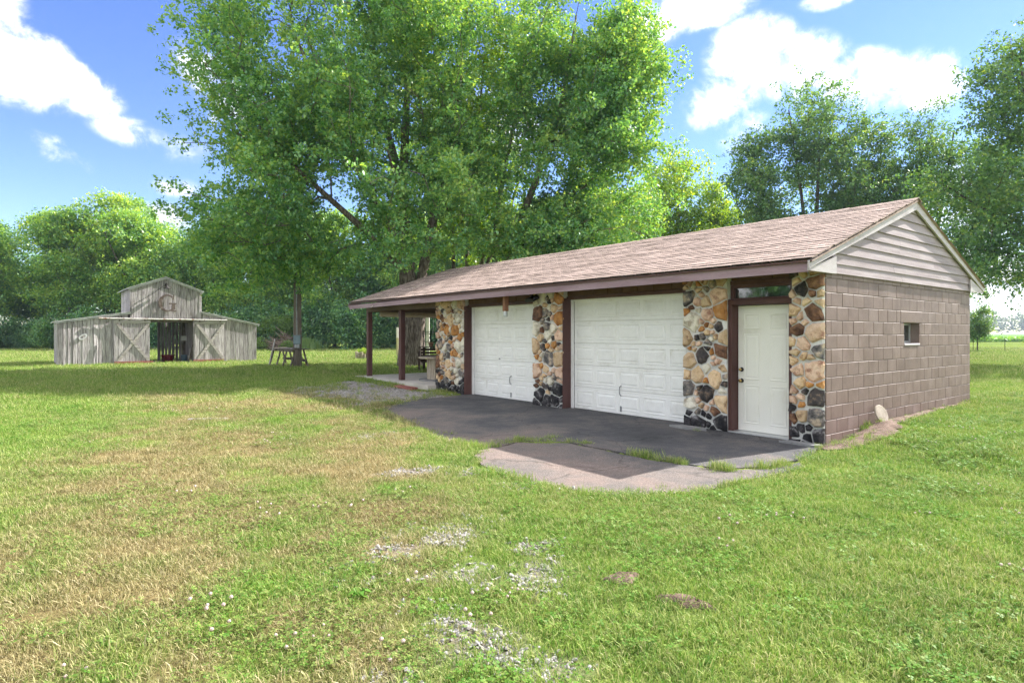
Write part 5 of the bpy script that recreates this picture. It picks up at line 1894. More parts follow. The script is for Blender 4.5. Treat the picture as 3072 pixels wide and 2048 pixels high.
def make_tree(name, label, loc, data, leafmat, barkmat, group=None, rz=0.0, scale=1.0, cat='tree'):
    TV, TF, LV, LF = data
    t = thing(name, label, cat, loc, rz, group)
    t.scale = (scale,) * 3
    link('trunk', np_mesh('trunk', TV, TF, M[barkmat], True), t)
    link('crown', np_mesh('crown', LV, LF, M[leafmat]), t)
    return t


def copy_tree(src, loc, rz, scale, label, group=None, mat=None):
    r = src.copy()
    COL.objects.link(r)
    r.location, r.rotation_euler = loc, (0, 0, rz)
    r.scale = scale if isinstance(scale, tuple) else (scale,) * 3
    r['label'] = label
    if group:
        r['group'] = group
    for ch in list(src.children):
        c = ch.copy()
        COL.objects.link(c)
        c.parent = r
        if mat and ch.name.startswith('crown'):
            c.material_slots[0].link = 'OBJECT'
            c.material_slots[0].material = M[mat]
    return r


# the big silver maple behind the porch (two stems grown together)
d = tree_data(101,
              [([(0, 0, -0.2), (0, 0, 0.5), (0.05, 0.1, 2.5), (-0.1, 0.2, 5.5), (-0.25, 0.3, 8.0), (-0.1, 0.5, 12.0), (0.1, 0.6, 16.5)], 0.50, 0.07),
               ([(0.42, 0.1, -0.2), (0.45, 0.1, 1.5), (0.6, 0.2, 4.0), (1.3, 0.2, 7.5), (2.2, 0.0, 12.0), (2.6, 0, 15.5)], 0.36, 0.06),
               ([(-0.1, 0.2, 5.0), (-1.4, 0.0, 7.3), (-3.4, -0.5, 11.0), (-4.8, -0.5, 14.5)], 0.24, 0.05),
               ([(-0.1, 0.1, 4.2), (-1.8, -1.2, 6.0), (-4.2, -2.0, 8.2), (-6.6, -2.2, 9.6)], 0.18, 0.04),
               ([(0.1, 0, 4.6), (0.2, -2.0, 6.6), (0.0, -4.2, 8.2)], 0.16, 0.04),
               ([(-0.2, 0.3, 7.6), (-1.3, 1.0, 11.5), (-2.0, 1.4, 16.0)], 0.2, 0.05)],
              [(-2.3, -0.2, 11.8, 6.6, 6.6, 6.2), (-4.4, -1.8, 6.6, 4.7, 4.4, 2.8), (0.4, -3.2, 6.4, 3.6, 3.8, 2.6), (-1.2, 0.2, 17.0, 5.4, 4.6, 3.6), (-6.7, -0.8, 9.0, 2.3, 3.0, 5.2), (-6.0, 0.2, 15.5, 2.6, 3.0, 3.4), (1.6, -1.0, 12.0, 3.4, 4.8, 5.0), (-5.4, -0.8, 4.8, 3.6, 3.4, 1.7), (-3.0, -3.4, 7.4, 2.8, 2.4, 2.4), (2.0, 0.5, 7.5, 2.4, 3.0, 3.0)],
              1250, 203, 0.145, gap=-0.12, flat=0.42, clump=0.60, voids=[(0.0, -3.0, 8.6, 1.1, 5.0, 1.5)])
maple = make_tree('silver_maple', 'huge silver maple with thick double trunk behind the porch', (-4.55, 26.5, 0.05), d, 'leaf_maple', 'bark')
d = tree_data(102,
              [([(0, 0, -0.2), (0.0, 0, 3.0), (0.05, 0, 7.0), (0.6, 0, 12.0), (1.0, 0, 16.5)], 0.15, 0.03),
               ([(0.1, 0, 0.0), (0.5, 0, 4.0), (1.6, 0.2, 8.5), (2.2, 0.2, 13), (2.6, 0, 17.0)], 0.14, 0.03),
               ([(-0.2, 0, 0.0), (-0.6, 0, 4.0), (-0.8, 0.2, 9.0), (-0.4, 0.2, 14)], 0.13, 0.03),
               ([(0.2, 0.2, 3.0), (2.2, 0.5, 8.0), (3.6, 0.5, 12.5), (4.2, 0.5, 15.5)], 0.10, 0.02)],
              [(1.0, 0, 11.5, 2.7, 3.0, 5.5), (0.2, 0, 6.5, 2.6, 2.6, 2.4), (2.6, 0.2, 14.5, 2.2, 2.4, 3.2)],
              330, 126, 0.155, gap=0.05, clump=0.48)
make_tree('maple_tree', 'slender many-stemmed maple with sparse bright top beside the huge maple', (-2.2, 29.5, 0.0), d, 'leaf_light', 'bark')
d = tree_data(103,
              [([(0, 0, -0.2), (0.25, 0, 2.4), (0.9, 0, 5.4), (2.0, 0, 8.4), (3.2, 0, 12.2), (3.7, 0, 15.4)], 0.28, 0.04),
               ([(0.45, 0.0, 3.4), (2.0, 0.2, 5.8), (4.2, 0.3, 8.4), (5.5, 0.3, 10.8)], 0.16, 0.03),
               ([(0.2, 0.1, 2.4), (0.1, 0.2, 6.2), (0.9, 0.2, 10.4), (1.4, 0.2, 13)], 0.16, 0.03)],
              [(3.9, -0.9, 11.0, 3.1, 3.9, 4.6), (2.6, -0.8, 6.6, 3.0, 3.0, 2.5), (5.3, -0.6, 7.8, 1.9, 2.8, 3.6), (3.9, -1.0, 14.6, 2.4, 3.0, 2.0), (5.5, -0.8, 12.2, 1.7, 3.0, 3.0), (0.7, -1.0, 5.6, 1.8, 2.0, 1.8), (4.6, -0.8, 4.9, 2.8, 2.6, 1.5)],
              780, 175, 0.145, gap=-0.05, flat=0.42, clump=0.5)
make_tree('maple_tree', 'tall dense maple to the right of the huge maple, behind the roof', (-0.9, 26.6, 0.0), d, 'leaf_maple', 'bark')

# right hand trees
d = tree_data(104, [([(0, 0, -0.2), (0.1, 0, 4), (-0.4, 0, 9), (-1.0, 0, 15)], 0.26, 0.05), ([(0, 0, 3.5), (1.6, 0.2, 8), (3.0, 0, 12)], 0.16, 0.04), ([(0, 0, 2.8), (-1.8, 0, 7.0), (-3.2, 0, 11)], 0.15, 0.04)],
              [(-0.8, 0, 11.5, 4.0, 4.0, 5.0), (2.6, 0, 9.5, 3.0, 3.4, 3.4), (-3.0, 0, 8.5, 2.6, 3.0, 4.0)], 380, 98, 0.25, gap=-0.2, clump=0.65)
tA = make_tree('maple_tree', 'bright green tree rising behind the middle of the roof', (14.3, 50.0, 0.0), d, 'leaf_light', 'bark')
copy_tree(tA, (20.5, 51.0, 0.0), 2.2, (0.80, 0.80, 0.74), 'lower rounded tree between the bright green and the dark tall tree')
d = tree_data(105, [([(0, 0, -0.2), (0.0, 0, 4), (0.4, 0, 9), (0.8, 0, 17)], 0.30, 0.05), ([(0, 0, 4), (-2.0, 0.2, 8), (-4.0, 0, 13)], 0.18, 0.04), ([(0, 0, 4.6), (2.0, 0, 9), (4.0, 0, 14)], 0.17, 0.04), ([(0, 0, 5), (-0.6, 0, 11), (-1.5, 0, 17)], 0.17, 0.04)],
              [(0, 0, 14.0, 4.6, 4.6, 5.4), (-3.4, 0, 10.5, 2.8, 3.6, 4.6), (3.4, 0, 11, 3.0, 3.6, 5.2), (0, 0, 7.0, 4.6, 4.0, 2.8)], 560, 133, 0.19, gap=-0.12, clump=0.62)
tB = make_tree('maple_tree', 'tall dark domed tree behind the right end of the roof', (22.0, 45.0, 0.0), d, 'leaf_dark', 'bark_dark')
tB.scale = (1.06, 1.06, 1.06)
copy_tree(tB, (29.2, 42.5, 0.0), 2.5, (0.86, 0.86, 0.90), 'dark airy tree standing just right of the gable peak')
d = tree_data(106, [([(0, 0, -0.2), (-0.1, 0, 3), (-0.8, 0, 7), (-1.6, 0, 12), (-2.0, 0, 15)], 0.26, 0.05), ([(-0.4, 0, 4.5), (-3.0, 0, 7.2), (-6.0, 0, 9.0)], 0.14, 0.03),
                    ([(-0.2, 0, 3.6), (-2.4, -0.4, 5.4), (-4.6, -0.6, 5.6)], 0.12, 0.03), ([(-0.2, 0, 4), (1.8, 0, 8), (2.6, 0, 13)], 0.15, 0.03)],
              [(-1.6, 0, 11.5, 3.6, 4.0, 5.0), (-4.6, 0, 8.2, 2.6, 3.2, 3.4), (-3.4, -0.5, 5.2, 2.6, 3.0, 1.8), (2.0, 0, 10, 3.2, 3.6, 5.2), (-0.2, 0, 15.2, 2.6, 2.6, 2.6)], 520, 112, 0.165, gap=0.02, clump=0.6)
make_tree('maple_tree', 'airy dark tree at the right edge with drooping boughs', (27.0, 30.0, 0.0), d, 'leaf_dark', 'bark_dark')
d = tree_data(107, [([(0, 0, -0.1), (0.02, 0, 1.4), (-0.05, 0, 3.6)], 0.05, 0.02)], [(0, 0, 2.7, 1.05, 1.0, 1.5), (0.3, 0, 1.9, 0.9, 0.8, 0.7)], 70, 84, 0.15, gap=-0.5, clump=0.22)
make_tree('young_tree', 'small dark young tree by the wire fence right of the garage', (38.6, 50.6, 0.0), d, 'leaf_dark', 'bark_dark')

# tree line beyond the lawn
d1 = tree_data(201, [([(0, 0, -0.2), (0.1, 0, 4), (-0.3, 0, 8), (0.4, 0, 13)], 0.20, 0.04), ([(0, 0, 4.5), (1.8, 0, 8), (3.2, 0, 11)], 0.12, 0.03), ([(0, 0, 5), (-1.7, 0, 8.5), (-3.0, 0, 11.5)], 0.12, 0.03)],
               [(0.2, 0, 12.3, 3.2, 3.2, 1.7), (-2.4, 0, 10.4, 2.4, 2.6, 1.4), (2.6, 0, 9.8, 2.4, 2.6, 1.6), (0, 0, 7.2, 3.4, 3.0, 1.8), (0.5, 0.0, 4.4, 3.0, 2.6, 1.8)], 250, 98, 0.27, flat=0.35, gap=0.0, clump=0.75)
d2 = tree_data(202, [([(0, 0, -0.2), (0, 0, 5), (0.5, 0, 10), (0.2, 0, 14.5)], 0.22, 0.04), ([(0.1, 0, 5), (-1.4, 0, 9), (-2.2, 0, 12.5)], 0.13, 0.03), ([(0.2, 0, 6), (2.0, 0, 9), (3.0, 0, 12)], 0.12, 0.03)],
               [(0.2, 0, 14, 2.8, 2.8, 1.5), (-2.2, 0, 12, 2.2, 2.4, 1.5), (2.6, 0, 11.4, 2.3, 2.4, 1.5), (0.3, 0, 9.0, 3.0, 2.8, 2.0), (-0.6, 0, 6.0, 3.0, 2.8, 2.2)], 260, 98, 0.27, flat=0.35, gap=0.02, clump=0.75)
d3 = tree_data(203, [([(0, 0, -0.2), (-0.1, 0, 4), (0.2, 0, 8), (0, 0, 11)], 0.2, 0.04), ([(0, 0, 3.5), (1.8, 0, 6.5), (2.8, 0, 9)], 0.12, 0.03)],
               [(0, 0, 9.0, 3.0, 3.0, 3.2), (-1.6, 0, 6.2, 2.6, 2.6, 2.4), (1.8, 0, 6.0, 2.4, 2.6, 2.6), (0, -0.4, 3.4, 3.0, 2.4, 1.8)], 250, 98, 0.27, flat=0.5, gap=-0.1, clump=0.7)
protos = []
ORD = ['first', 'second', 'third', 'fourth', 'fifth', 'sixth', 'seventh', 'eighth', 'ninth', 'tenth', 'eleventh', 'twelfth', 'thirteenth', 'fourteenth', 'fifteenth', 'sixteenth', 'seventeenth', 'eighteenth', 'nineteenth', 'twentieth']
# x, y, kind, scale
LINE = [(-58, 64, 1, 0.95), (-52.5, 61, 0, 1.0), (-48.5, 66, 0, 1.08), (-45, 62, 1, 1.0), (-41.5, 64, 1, 1.12), (-37.5, 61, 0, 1.06), (-33.5, 66, 0, 0.86), (-30.0, 63, 1, 0.90), (-26.0, 62, 1, 1.0), (-22.0, 65, 0, 1.05),
        (-18.0, 62, 1, 1.0), (-14.0, 64, 2, 1.2), (-10.0, 62, 0, 1.05), (-6.0, 65, 1, 1.05), (-2.0, 62, 2, 1.25), (2.5, 64, 1, 1.1), (7.0, 63, 2, 1.3), (11.5, 65, 0, 1.2)]
datas = (d1, d2, d3)
firsts = {}
rt = random.Random(77)
for i, (x, y, k, s) in enumerate(LINE):
    s = s * 0.93
    lab = f'{ORD[i]} locust tree from the left in the front tree line beyond the lawn' if k < 2 else f'{ORD[i]} tree from the left in the front tree line, rounder and denser'
    mats = ('leaf_locust', 'leaf_locust', 'leaf_under')[k]
    if k not in firsts:
        firsts[k] = make_tree('locust_tree' if k < 2 else 'woodland_tree', lab, (x, y, 0.0), datas[k], mats, 'bark_dark', 'front tree line', rt.uniform(0, 6.28), s)
    else:
        copy_tree(firsts[k], (x, y, 0.0), rt.uniform(0, 6.28), (s, s, s * rt.uniform(0.94, 1.06)), lab)
for i in range(15):
    x = -66 + i * 6.0 + rt.uniform(-1, 1)
    k = (2, 1, 2)[i % 3]
    copy_tree(firsts[k], (x, 71 + rt.uniform(-1.5, 3), 0.0), rt.uniform(0, 6.28), (1.15, 1.15, rt.uniform(0.85, 1.0)), f'{ORD[i]} dark tree from the left in the rear row of the wood', 'rear tree line', 'leaf_under')
# understorey along the edge of the wood
d = tree_data(301, [([(0, 0, -0.1), (0, 0, 1.2), (0.1, 0, 2.8)], 0.06, 0.02), ([(0, 0, 0.3), (0.9, 0, 1.6), (1.2, 0, 2.4)], 0.04, 0.02), ([(0, 0, 0.3), (-0.9, 0, 1.6), (-1.3, 0, 2.3)], 0.04, 0.02)],
              [(0, 0, 2.6, 1.9, 1.6, 1.4), (1.3, 0, 1.5, 1.4, 1.4, 1.2), (-1.3, 0, 1.4, 1.4, 1.4, 1.2), (0, -0.3, 0.9, 1.8, 1.4, 0.9)], 120, 98, 0.22, flat=0.5, gap=-0.6, clump=0.4)
ub = None
EDGE = []
for i in range(22):
    EDGE.append((-60 + i * 3.2 + rt.uniform(-1.0, 1.0), 59.0 + rt.uniform(-1.2, 1.6), rt.uniform(0.55, 1.35)))
NUM = ORD + ['twenty-first', 'twenty-second', 'twenty-third', 'twenty-fourth', 'twenty-fifth', 'twenty-sixth']
for i, (x, y, s) in enumerate(EDGE):
    lab = f'{NUM[i]} dark shrub from the left along the edge of the wood'
    if ub is None:
        ub = make_tree('understorey_shrub', lab, (x, y, 0.0), d, 'leaf_under', 'bark_dark', 'shrubs along the wood edge', 0.0, s, 'shrub')
    else:
        copy_tree(ub, (x, y, 0.0), rt.uniform(0, 6.28), (s, s, s * rt.uniform(0.9, 1.25)), lab)
# trees standing to the left of the photographer, mirrored in the transom
copy_tree(firsts[2], (-22.5, 5.0, 0.0), 1.0, 1.25, 'dense tree standing well left of the viewpoint', 'trees left of the lawn')
copy_tree(firsts[2], (-23.5, 0.0, 0.0), 2.0, 1.15, 'dense tree behind and left of the viewpoint', 'trees left of the lawn')
copy_tree(firsts[2], (-27.0, 9.5, 0.0), 3.0, 1.05, 'dense tree left of the lawn, nearest the barn', 'trees left of the lawn')

# bushes, tall grass and brush pile at the wood edge
d = tree_data(401, [([(0, 0, 0), (0, 0, 0.5)], 0.02, 0.01)], [(0, 0, 0.55, 1.0, 0.8, 0.55)], 70, 84, 0.10, gap=-0.9, clump=0.2)
bsh = make_tree('low_bush', 'low bright bush in front of the brush pile', (-23.4, 56.2, 0.0), d, 'leaf_bush', 'bark_dark', cat='bush')
copy_tree(bsh, (-20.9, 57.0, 0.0), 1.1, (0.7, 0.7, 0.8), 'small pale bush behind the utility pole')
d = tree_data(402, [([(0, 0, 0), (0, 0, 1.4)], 0.03, 0.01), ([(0, 0, 0), (0.9, 0, 1.6)], 0.02, 0.01), ([(0, 0, 0), (-0.8, 0, 1.7)], 0.02, 0.01)], [(0, 0, 2.0, 1.7, 1.2, 1.0), (1.2, 0, 1.5, 1.1, 1, 0.8), (-1.5, 0, 1.6, 1.2, 1, 0.8)], 90, 84, 0.16, gap=-0.3, clump=0.35)
make_tree('sapling_clump', 'yellow green saplings growing up through the brush pile', (-22.6, 59.0, 0.6), d, 'leaf_bush', 'bark_dark', cat='sapling')
bp = MB()
rp = random.Random(31)
for i in range(230):
    a = rp.uniform(0, 2 * PI)
    r = rp.uniform(0, 1.7)
    z = rp.uniform(0.05, 1.7) * max(0.15, 1 - r / 2.0)
    c = Vector((r * math.cos(a) * 1.25, r * math.sin(a) * 0.8, z))
    dv = Vector((rp.uniform(-1, 1), rp.uniform(-1, 1), rp.uniform(-0.5, 0.6))).normalized() * rp.uniform(0.4, 1.1)
    bp.tube([c - dv, c + Vector((rp.uniform(-.1, .1), 0, rp.uniform(-.1, .1))), c + dv], [0.03, 0.025, 0.01], 4, False)
t = thing('brush_pile', 'tangled brown brush pile at the edge of the wood', 'brush pile', (-21.6, 57.8, 0.0))
tag(bp.build('branches', M['brush'], t), kind='stuff')
tg = MB()
for i in range(420):
    a, r = rp.uniform(0, 2 * PI), abs(rp.gauss(0, 0.55))
    x, y = r * math.cos(a) * 1.3, r * math.sin(a)
    h = rp.uniform(0.7, 1.35) * (1 - 0.2 * r)
    dx, dy = rp.uniform(-0.25, 0.25), rp.uniform(-0.25, 0.25)
    w = 0.035
    tg.addm([(x - w, y, 0), (x + w, y, 0), (x + dx * 0.4 + w * 0.7, y + dy * 0.4, h * 0.6), (x + dx * 0.4 - w * 0.7, y + dy * 0.4, h * 0.6), (x + dx, y + dy, h)], [(0, 1, 2, 3), (3, 2, 4)])
o = tg.build('tall_grass_clump', M['leaf_bush'], None, False, (-19.1, 57.0, 0.0))
tag(o, 'tall pale grass clump right of the utility pole at the wood edge', 'grass clump')
pg = MB()
for i in range(90):
    a, r = rp.uniform(0, 2 * PI), rp.uniform(0, 0.3)
    x, y, h = r * math.cos(a), r * math.sin(a), rp.uniform(0.2, 0.42)
    dx, dy = x * 0.9 + rp.uniform(-.1, .1), y * 0.9 + rp.uniform(-.1, .1)
    pg.addm([(x - .018, y, 0.35), (x + .018, y, 0.35), (x + dx * .4 + .02, y + dy * .4, 0.35 + h * .7), (x + dx * .4 - .02, y + dy * .4, 0.35 + h * .7), (x + dx, y + dy, 0.33 + h)], [(0, 1, 2, 3), (3, 2, 4)])
o = pg.build('planter_grass', M['leaf_bush'], None, False, tuple(PLANTER.location))
tag(o, 'spiky grassy plant growing in the log planter', 'plant')

# field, fence and wooded rise on the right
fm = MB().addm([(45, 106, 0.62), (820, 106, 0.62), (820, 550, 0.62), (45, 550, 0.62), (45, 106, 0), (820, 106, 0)], [(0, 1, 2, 3), (4, 5, 1, 0)])
tag(fm.build('soybean_field', M['leaf_soy']), 'green soybean field beyond the fence', 'field', kind='structure')
rsf = np.random.RandomState(9)
n = 26000
P = np.stack([rsf.uniform(60, 200, n), 105.6 + rsf.rand(n) ** 2 * 40, rsf.uniform(0.1, 0.8, n)], -1)
D = unit(rsf.normal(0, 1, (n, 3)))
N = unit(np.array([0, -0.3, 0.6]) + rsf.normal(0, 0.5, (n, 3)))
LV, LF = leaf_geo(P, D, N, rsf.uniform(0.25, 0.5, n), rsf.uniform(0.2, 0.4, n))
tag(link('soybean_plants', np_mesh('soybean_plants', LV, LF, M['leaf_soy'])), 'leafy soybean plants at the near edge of the field', 'crop', kind='stuff')
cc = []
for i in range(190):
    x = rsf.uniform(230, 900)
    y = 560 + rsf.uniform(0, 90)
    hgt = 14 + rsf.uniform(-2, 6) + 9 * (y - 560) / 90
    for j in range(150):
        dd_ = unit(rsf.normal(0, 1, 3))
        cc.append(np.array([x, y, hgt * 0.58]) + dd_ * np.array([8.0, 8.0, hgt * 0.48]) * rsf.rand() ** 0.3)
P = np.array(cc)
n = len(P)
D = unit(rsf.normal(0, 1, (n, 3)))
N = unit(np.array([0.2, -0.2, 0.6]) + rsf.normal(0, 0.6, (n, 3)))
LV, LF = leaf_geo(P, D, N, rsf.uniform(1.8, 3.6, n), rsf.uniform(1.6, 3.0, n))
tag(link('distant_woodland', np_mesh('distant_woodland', LV, LF, M['leaf_far'])), 'hazy blue woodland beyond the soybean field', 'woodland', kind='stuff')
t = thing('wire_fence', 'low wire fence across the lawn right of the garage', 'fence', (30.0, 50.0, 0.0))
for i in range(10):
    MB().tube([(i * 2.6, 0, 0), (i * 2.6, 0.0, 1.15)], 0.022, 5).build('post', M['iron'], t)
for z in (0.06, 0.35, 0.7, 1.05):
    MB().tube([(0, 0, z), (23.4, 0, z)], 0.006 if z > 0.1 else 0.02, 4).build('wire', M['iron'], t)


# ------------------------------------------------------------------ grass and gravel
def scatter(name, proto, pts, rot, scl, dry, label, cat):
    me = bpy.data.meshes.new(name)
    me.vertices.add(len(pts))
    me.vertices.foreach_set('co', np.ascontiguousarray(pts, np.float32).ravel())
    for nm, ty, arr in (('rot', 'FLOAT_VECTOR', rot), ('scl', 'FLOAT', scl), ('dry', 'FLOAT', dry)):
        a = me.attributes.new(nm, ty, 'POINT')
        a.data.foreach_set('vector' if ty == 'FLOAT_VECTOR' else 'value', np.ascontiguousarray(arr, np.float32).ravel())
    o = link(name, me)
    ng = bpy.data.node_groups.new(name, 'GeometryNodeTree')
    ng.interface.new_socket('Geometry', in_out='INPUT', socket_type='NodeSocketGeometry')
    ng.interface.new_socket('Geometry', in_out='OUTPUT', socket_type='NodeSocketGeometry')
    gi_, go_ = ng.nodes.new('NodeGroupInput'), ng.nodes.new('NodeGroupOutput')
    ip = ng.nodes.new('GeometryNodeInstanceOnPoints')
    oi = ng.nodes.new('GeometryNodeObjectInfo')
    oi.inputs['Object'].default_value = proto
    ra = ng.nodes.new('GeometryNodeInputNamedAttribute')
    ra.data_type = 'FLOAT_VECTOR'
    ra.inputs['Name'].default_value = 'rot'
    sa = ng.nodes.new('GeometryNodeInputNamedAttribute')
    sa.data_type = 'FLOAT'
    sa.inputs['Name'].default_value = 'scl'
    ng.links.new(gi_.outputs[0], ip.inputs['Points'])
    ng.links.new(oi.outputs['Geometry'], ip.inputs['Instance'])
    ng.links.new(ra.outputs[0], ip.inputs['Rotation'])
    ng.links.new(sa.outputs[0], ip.inputs['Scale'])
    ng.links.new(ip.outputs[0], go_.inputs[0])
    md = o.modifiers.new('scatter', 'NODES')
    md.node_group = ng
    return tag(o, label, cat, kind='stuff')


rgn = random.Random(55)


def blade_tuft(n, rad, hmin, hmax, w, lean):
    mb = MB()
    for _ in range(n):
        a, r = rgn.uniform(0, 2 * PI), rad * math.sqrt(rgn.random())
        x, y = r * math.cos(a), r * math.sin(a)
        h = rgn.uniform(hmin, hmax)
        b = rgn.uniform(0, 2 * PI)
        l = rgn.uniform(0.1, 1.0) * lean * h
        dx, dy = math.cos(b) * l, math.sin(b) * l
        s = b + PI / 2 + rgn.uniform(-0.6, 0.6)
        wx, wy = math.cos(s) * w * 0.5 * rgn.uniform(0.7, 1.3), math.sin(s) * w * 0.5
        z1 = h * 0.6
        mb.addm([(x - wx, y - wy, -0.01), (x + wx, y + wy, -0.01), (x + dx * 0.45 + wx * 0.8, y + dy * 0.45 + wy * 0.8, z1), (x + dx * 0.45 - wx * 0.8, y + dy * 0.45 - wy * 0.8, z1),
                 (x + dx, y + dy, h * rgn.uniform(0.8, 1.0))], [(0, 1, 2, 3), (3, 2, 4)])
    return mb


def clover_tuft(n, rad):
    mb = MB()
    for _ in range(n):
        a, r = rgn.uniform(0, 2 * PI), rad * math.sqrt(rgn.random())
        x, y, z = r * math.cos(a), r * math.sin(a), rgn.uniform(0.015, 0.045)
        b = rgn.uniform(0, 2 * PI)
        s = rgn.uniform(0.007, 0.012)
        tx, ty = rgn.uniform(-0.35, 0.35), rgn.uniform(-0.35, 0.35)
        for k in range(3):
            c = b + k * 2.094
            ux, uy = math.cos(c), math.sin(c)
            q = []
            for (p, w) in ((0.1, 0.0), (0.8, 0.62), (1.55, 0.0), (0.8, -0.62)):
                px, py = (ux * p - uy * w) * s, (uy * p + ux * w) * s
                q.append((x + px, y + py, z + px * tx + py * ty))
            mb.addm(q, [(0, 1, 2, 3)])
    return mb


def proto(name, mb, mat, loc, label, cat):
    o = mb.build(name, mat, None, False, (loc[0], loc[1], float(terrain(loc[0], loc[1]))))
    return tag(o, label, cat, kind='stuff')


pr_grass = proto('grass_tuft', blade_tuft(62, 0.13, 0.018, 0.055, 0.0048, 1.5), M['grass'], (2.1, 4.2), 'tuft of short green grass in the lawn', 'grass')
pr_dry = proto('dry_grass_tuft', blade_tuft(62, 0.13, 0.010, 0.038, 0.0042, 2.6), M['grass'], (-1.4, 4.4), 'tuft of parched grass in the lawn', 'grass')
pr_clover = proto('clover_patch', clover_tuft(30, 0.15), M['clover'], (1.4, 4.6), 'patch of clover in the lawn', 'clover')
pr_tall = proto('tall_grass_tuft', blade_tuft(42, 0.09, 0.08, 0.20, 0.005, 0.7), M['grass'], (-0.55, 8.35), 'long grass tuft at the drive edge', 'grass')
fb = MB()
for _ in range(3):
    a, r = rgn.uniform(0, 6.28), rgn.uniform(0.02, 0.12)
    fb.lathe([(0.002, 0.0), (0.009, 0.005), (0.010, 0.012), (0.004, 0.018)], 6, (r * math.cos(a), r * math.sin(a), rgn.uniform(0.035, 0.055)))
pr_flower = proto('clover_flowers', fb, M['flower'], (1.6, 4.4), 'pale clover blossoms in the lawn', 'flowers')
st = MB()
for _ in range(9):
    bm = bmesh.new()
    bmesh.ops.create_icosphere(bm, subdivisions=1, radius=1.0)
    s = rgn.uniform(0.010, 0.021)
    cx, cy = rgn.uniform(-0.05, 0.05), rgn.uniform(-0.05, 0.05)
    sx, sy, sz = s * rgn.uniform(0.7, 1.4), s * rgn.uniform(0.7, 1.2), s * rgn.uniform(0.5, 0.9)
    an = rgn.uniform(0, 6.28)
    vs = []
    for v in bm.verts:
        j = rgn.uniform(0.7, 1.25)
        x, y = v.co.x * sx * j, v.co.y * sy * j
        vs.append((cx + x * math.cos(an) - y * math.sin(an), cy + x * math.sin(an) + y * math.cos(an), sz * 0.5 + v.co.z * sz * j))
    st.addm(vs, [[v.index for v in f.verts] for f in bm.faces])
    bm.free()
pr_stone = proto('gravel_stones', st, M['gravel'], (0.13, 3.83), 'pale limestone gravel in the bare patch', 'gravel')

nrs = np.random.RandomState(21)


def wedge(n, y0, y1, power=1.0):
    y = np.sqrt(nrs.rand(n) * (y1 * y1 - y0 * y0) + y0 * y0)
    x = nrs.uniform(-1.02, 1.02, n) * y * 0.90
    return x, y


def blocked(x, y):
    u = (x - CORNER[0]) * EX[0] + (y - CORNER[1]) * EX[1]
    v = (x - CORNER[0]) * EY[0] + (y - CORNER[1]) * EY[1]
    b = (u > -15.25) & (u < 0.02) & (v > -0.36) & (v < 6.45) & ((u < -10.3) | (v > 0.0))
    near = (y < 20)
    d = np.full(x.shape, 9.0)
    if near.any():
        d[near] = np.minimum(poly_dist(x[near], y[near], UP), poly_dist(x[near], y[near], LO))
    b |= d < -0.03 + 0.05 * (fbm(x, y, 4.0) - 0.5)
    gap = near.copy()
    if near.any():
        gap[near] = (poly_dist(x[near], y[near], UP) < 0.16) & (poly_dist(x[near], y[near], LO) < 0.16) & (x[near] > 0.0)
    b |= gap
    bx_ = (x - BO[0]) * math.cos(ANG) + (y - BO[1]) * math.sin(ANG)
    by_ = -(x - BO[0]) * math.sin(ANG) + (y - BO[1]) * math.cos(ANG)
    b |= (np.abs(bx_) < 4.5) & (by_ > -0.03) & (by_ < 4.25)
    dn = (x > 3) & (x < 11) & (y > 7) & (y < 14)
    if dn.any():
        ddn = np.full(x.shape, 9.0)
        ddn[dn] = poly_dist(x[dn], y[dn], dpoly)
        b |= (ddn < 0.0) & (nrs.rand(len(x)) < 0.93)
    return b


def make_scatter(name, protoo, x, y, smin, smax, keep, label, cat, tilt=0.15, dz=0.0):
    x, y = x[keep], y[keep]
    k = len(x)
    z = terrain(x, y) + dz
    rot = np.stack([nrs.normal(0, tilt, k), nrs.normal(0, tilt, k), nrs.uniform(0, 6.283, k)], -1)
    scl = nrs.uniform(smin, smax, k) if not isinstance(smin, np.ndarray) else smin[keep] * nrs.uniform(0.8, 1.2, k)
    dr = np.clip(dryness(x, y) + nrs.normal(0, 0.10, k), 0, 1)
    return scatter(name, protoo, np.stack([x, y, z], -1), rot, scl, dr, label, cat)


XS, YS, SS = [], [], []
for (n, y0, y1, s) in ((7600, 2.2, 6.5, 0.85), (9500, 6.5, 12, 1.0), (9000, 12, 22, 1.5), (9000, 22, 36, 2.2), (9000, 36, 60, 3.2)):
    x, y = wedge(n, y0, y1)
    XS.append(x), YS.append(y), SS.append(np.full(n, s))
X, Y, S = np.concatenate(XS), np.concatenate(YS), np.concatenate(SS)
ok = ~blocked(X, Y)
gv = gravelness(X, Y)
dr = dryness(X, Y)
ok &= nrs.rand(len(X)) > gv * np.where(Y > 11, 0.97, 0.80)
isdry = (nrs.rand(len(X)) < dr * 1.05) & (Y < 22)
make_scatter('lawn_grass', pr_grass, X, Y, S, 0, ok & ~isdry, 'short green grass covering the lawn', 'grass')
make_scatter('parched_grass', pr_dry, X, Y, S * 1.05, 0, ok & isdry, 'parched yellow grass in the worn lawn', 'grass')
x, y = wedge(9000, 2.2, 14)
cl = smoothstep(0.36, 0.72, fbm(x + 3, y + 8, 0.75)) * (0.16 + 0.84 * smoothstep(-1.0, 1.0, x)) + 0.75 * smoothstep(0.50, 0.66, fbm(x, y + 40, 0.9)) + 0.06
okc = ~blocked(x, y) & (nrs.rand(len(x)) < cl * 0.6) & (nrs.rand(len(x)) > gravelness(x, y) * 0.9)
make_scatter('lawn_clover', pr_clover, x, y, 0.85, 1.35, okc, 'clover leaves growing through the lawn', 'clover')
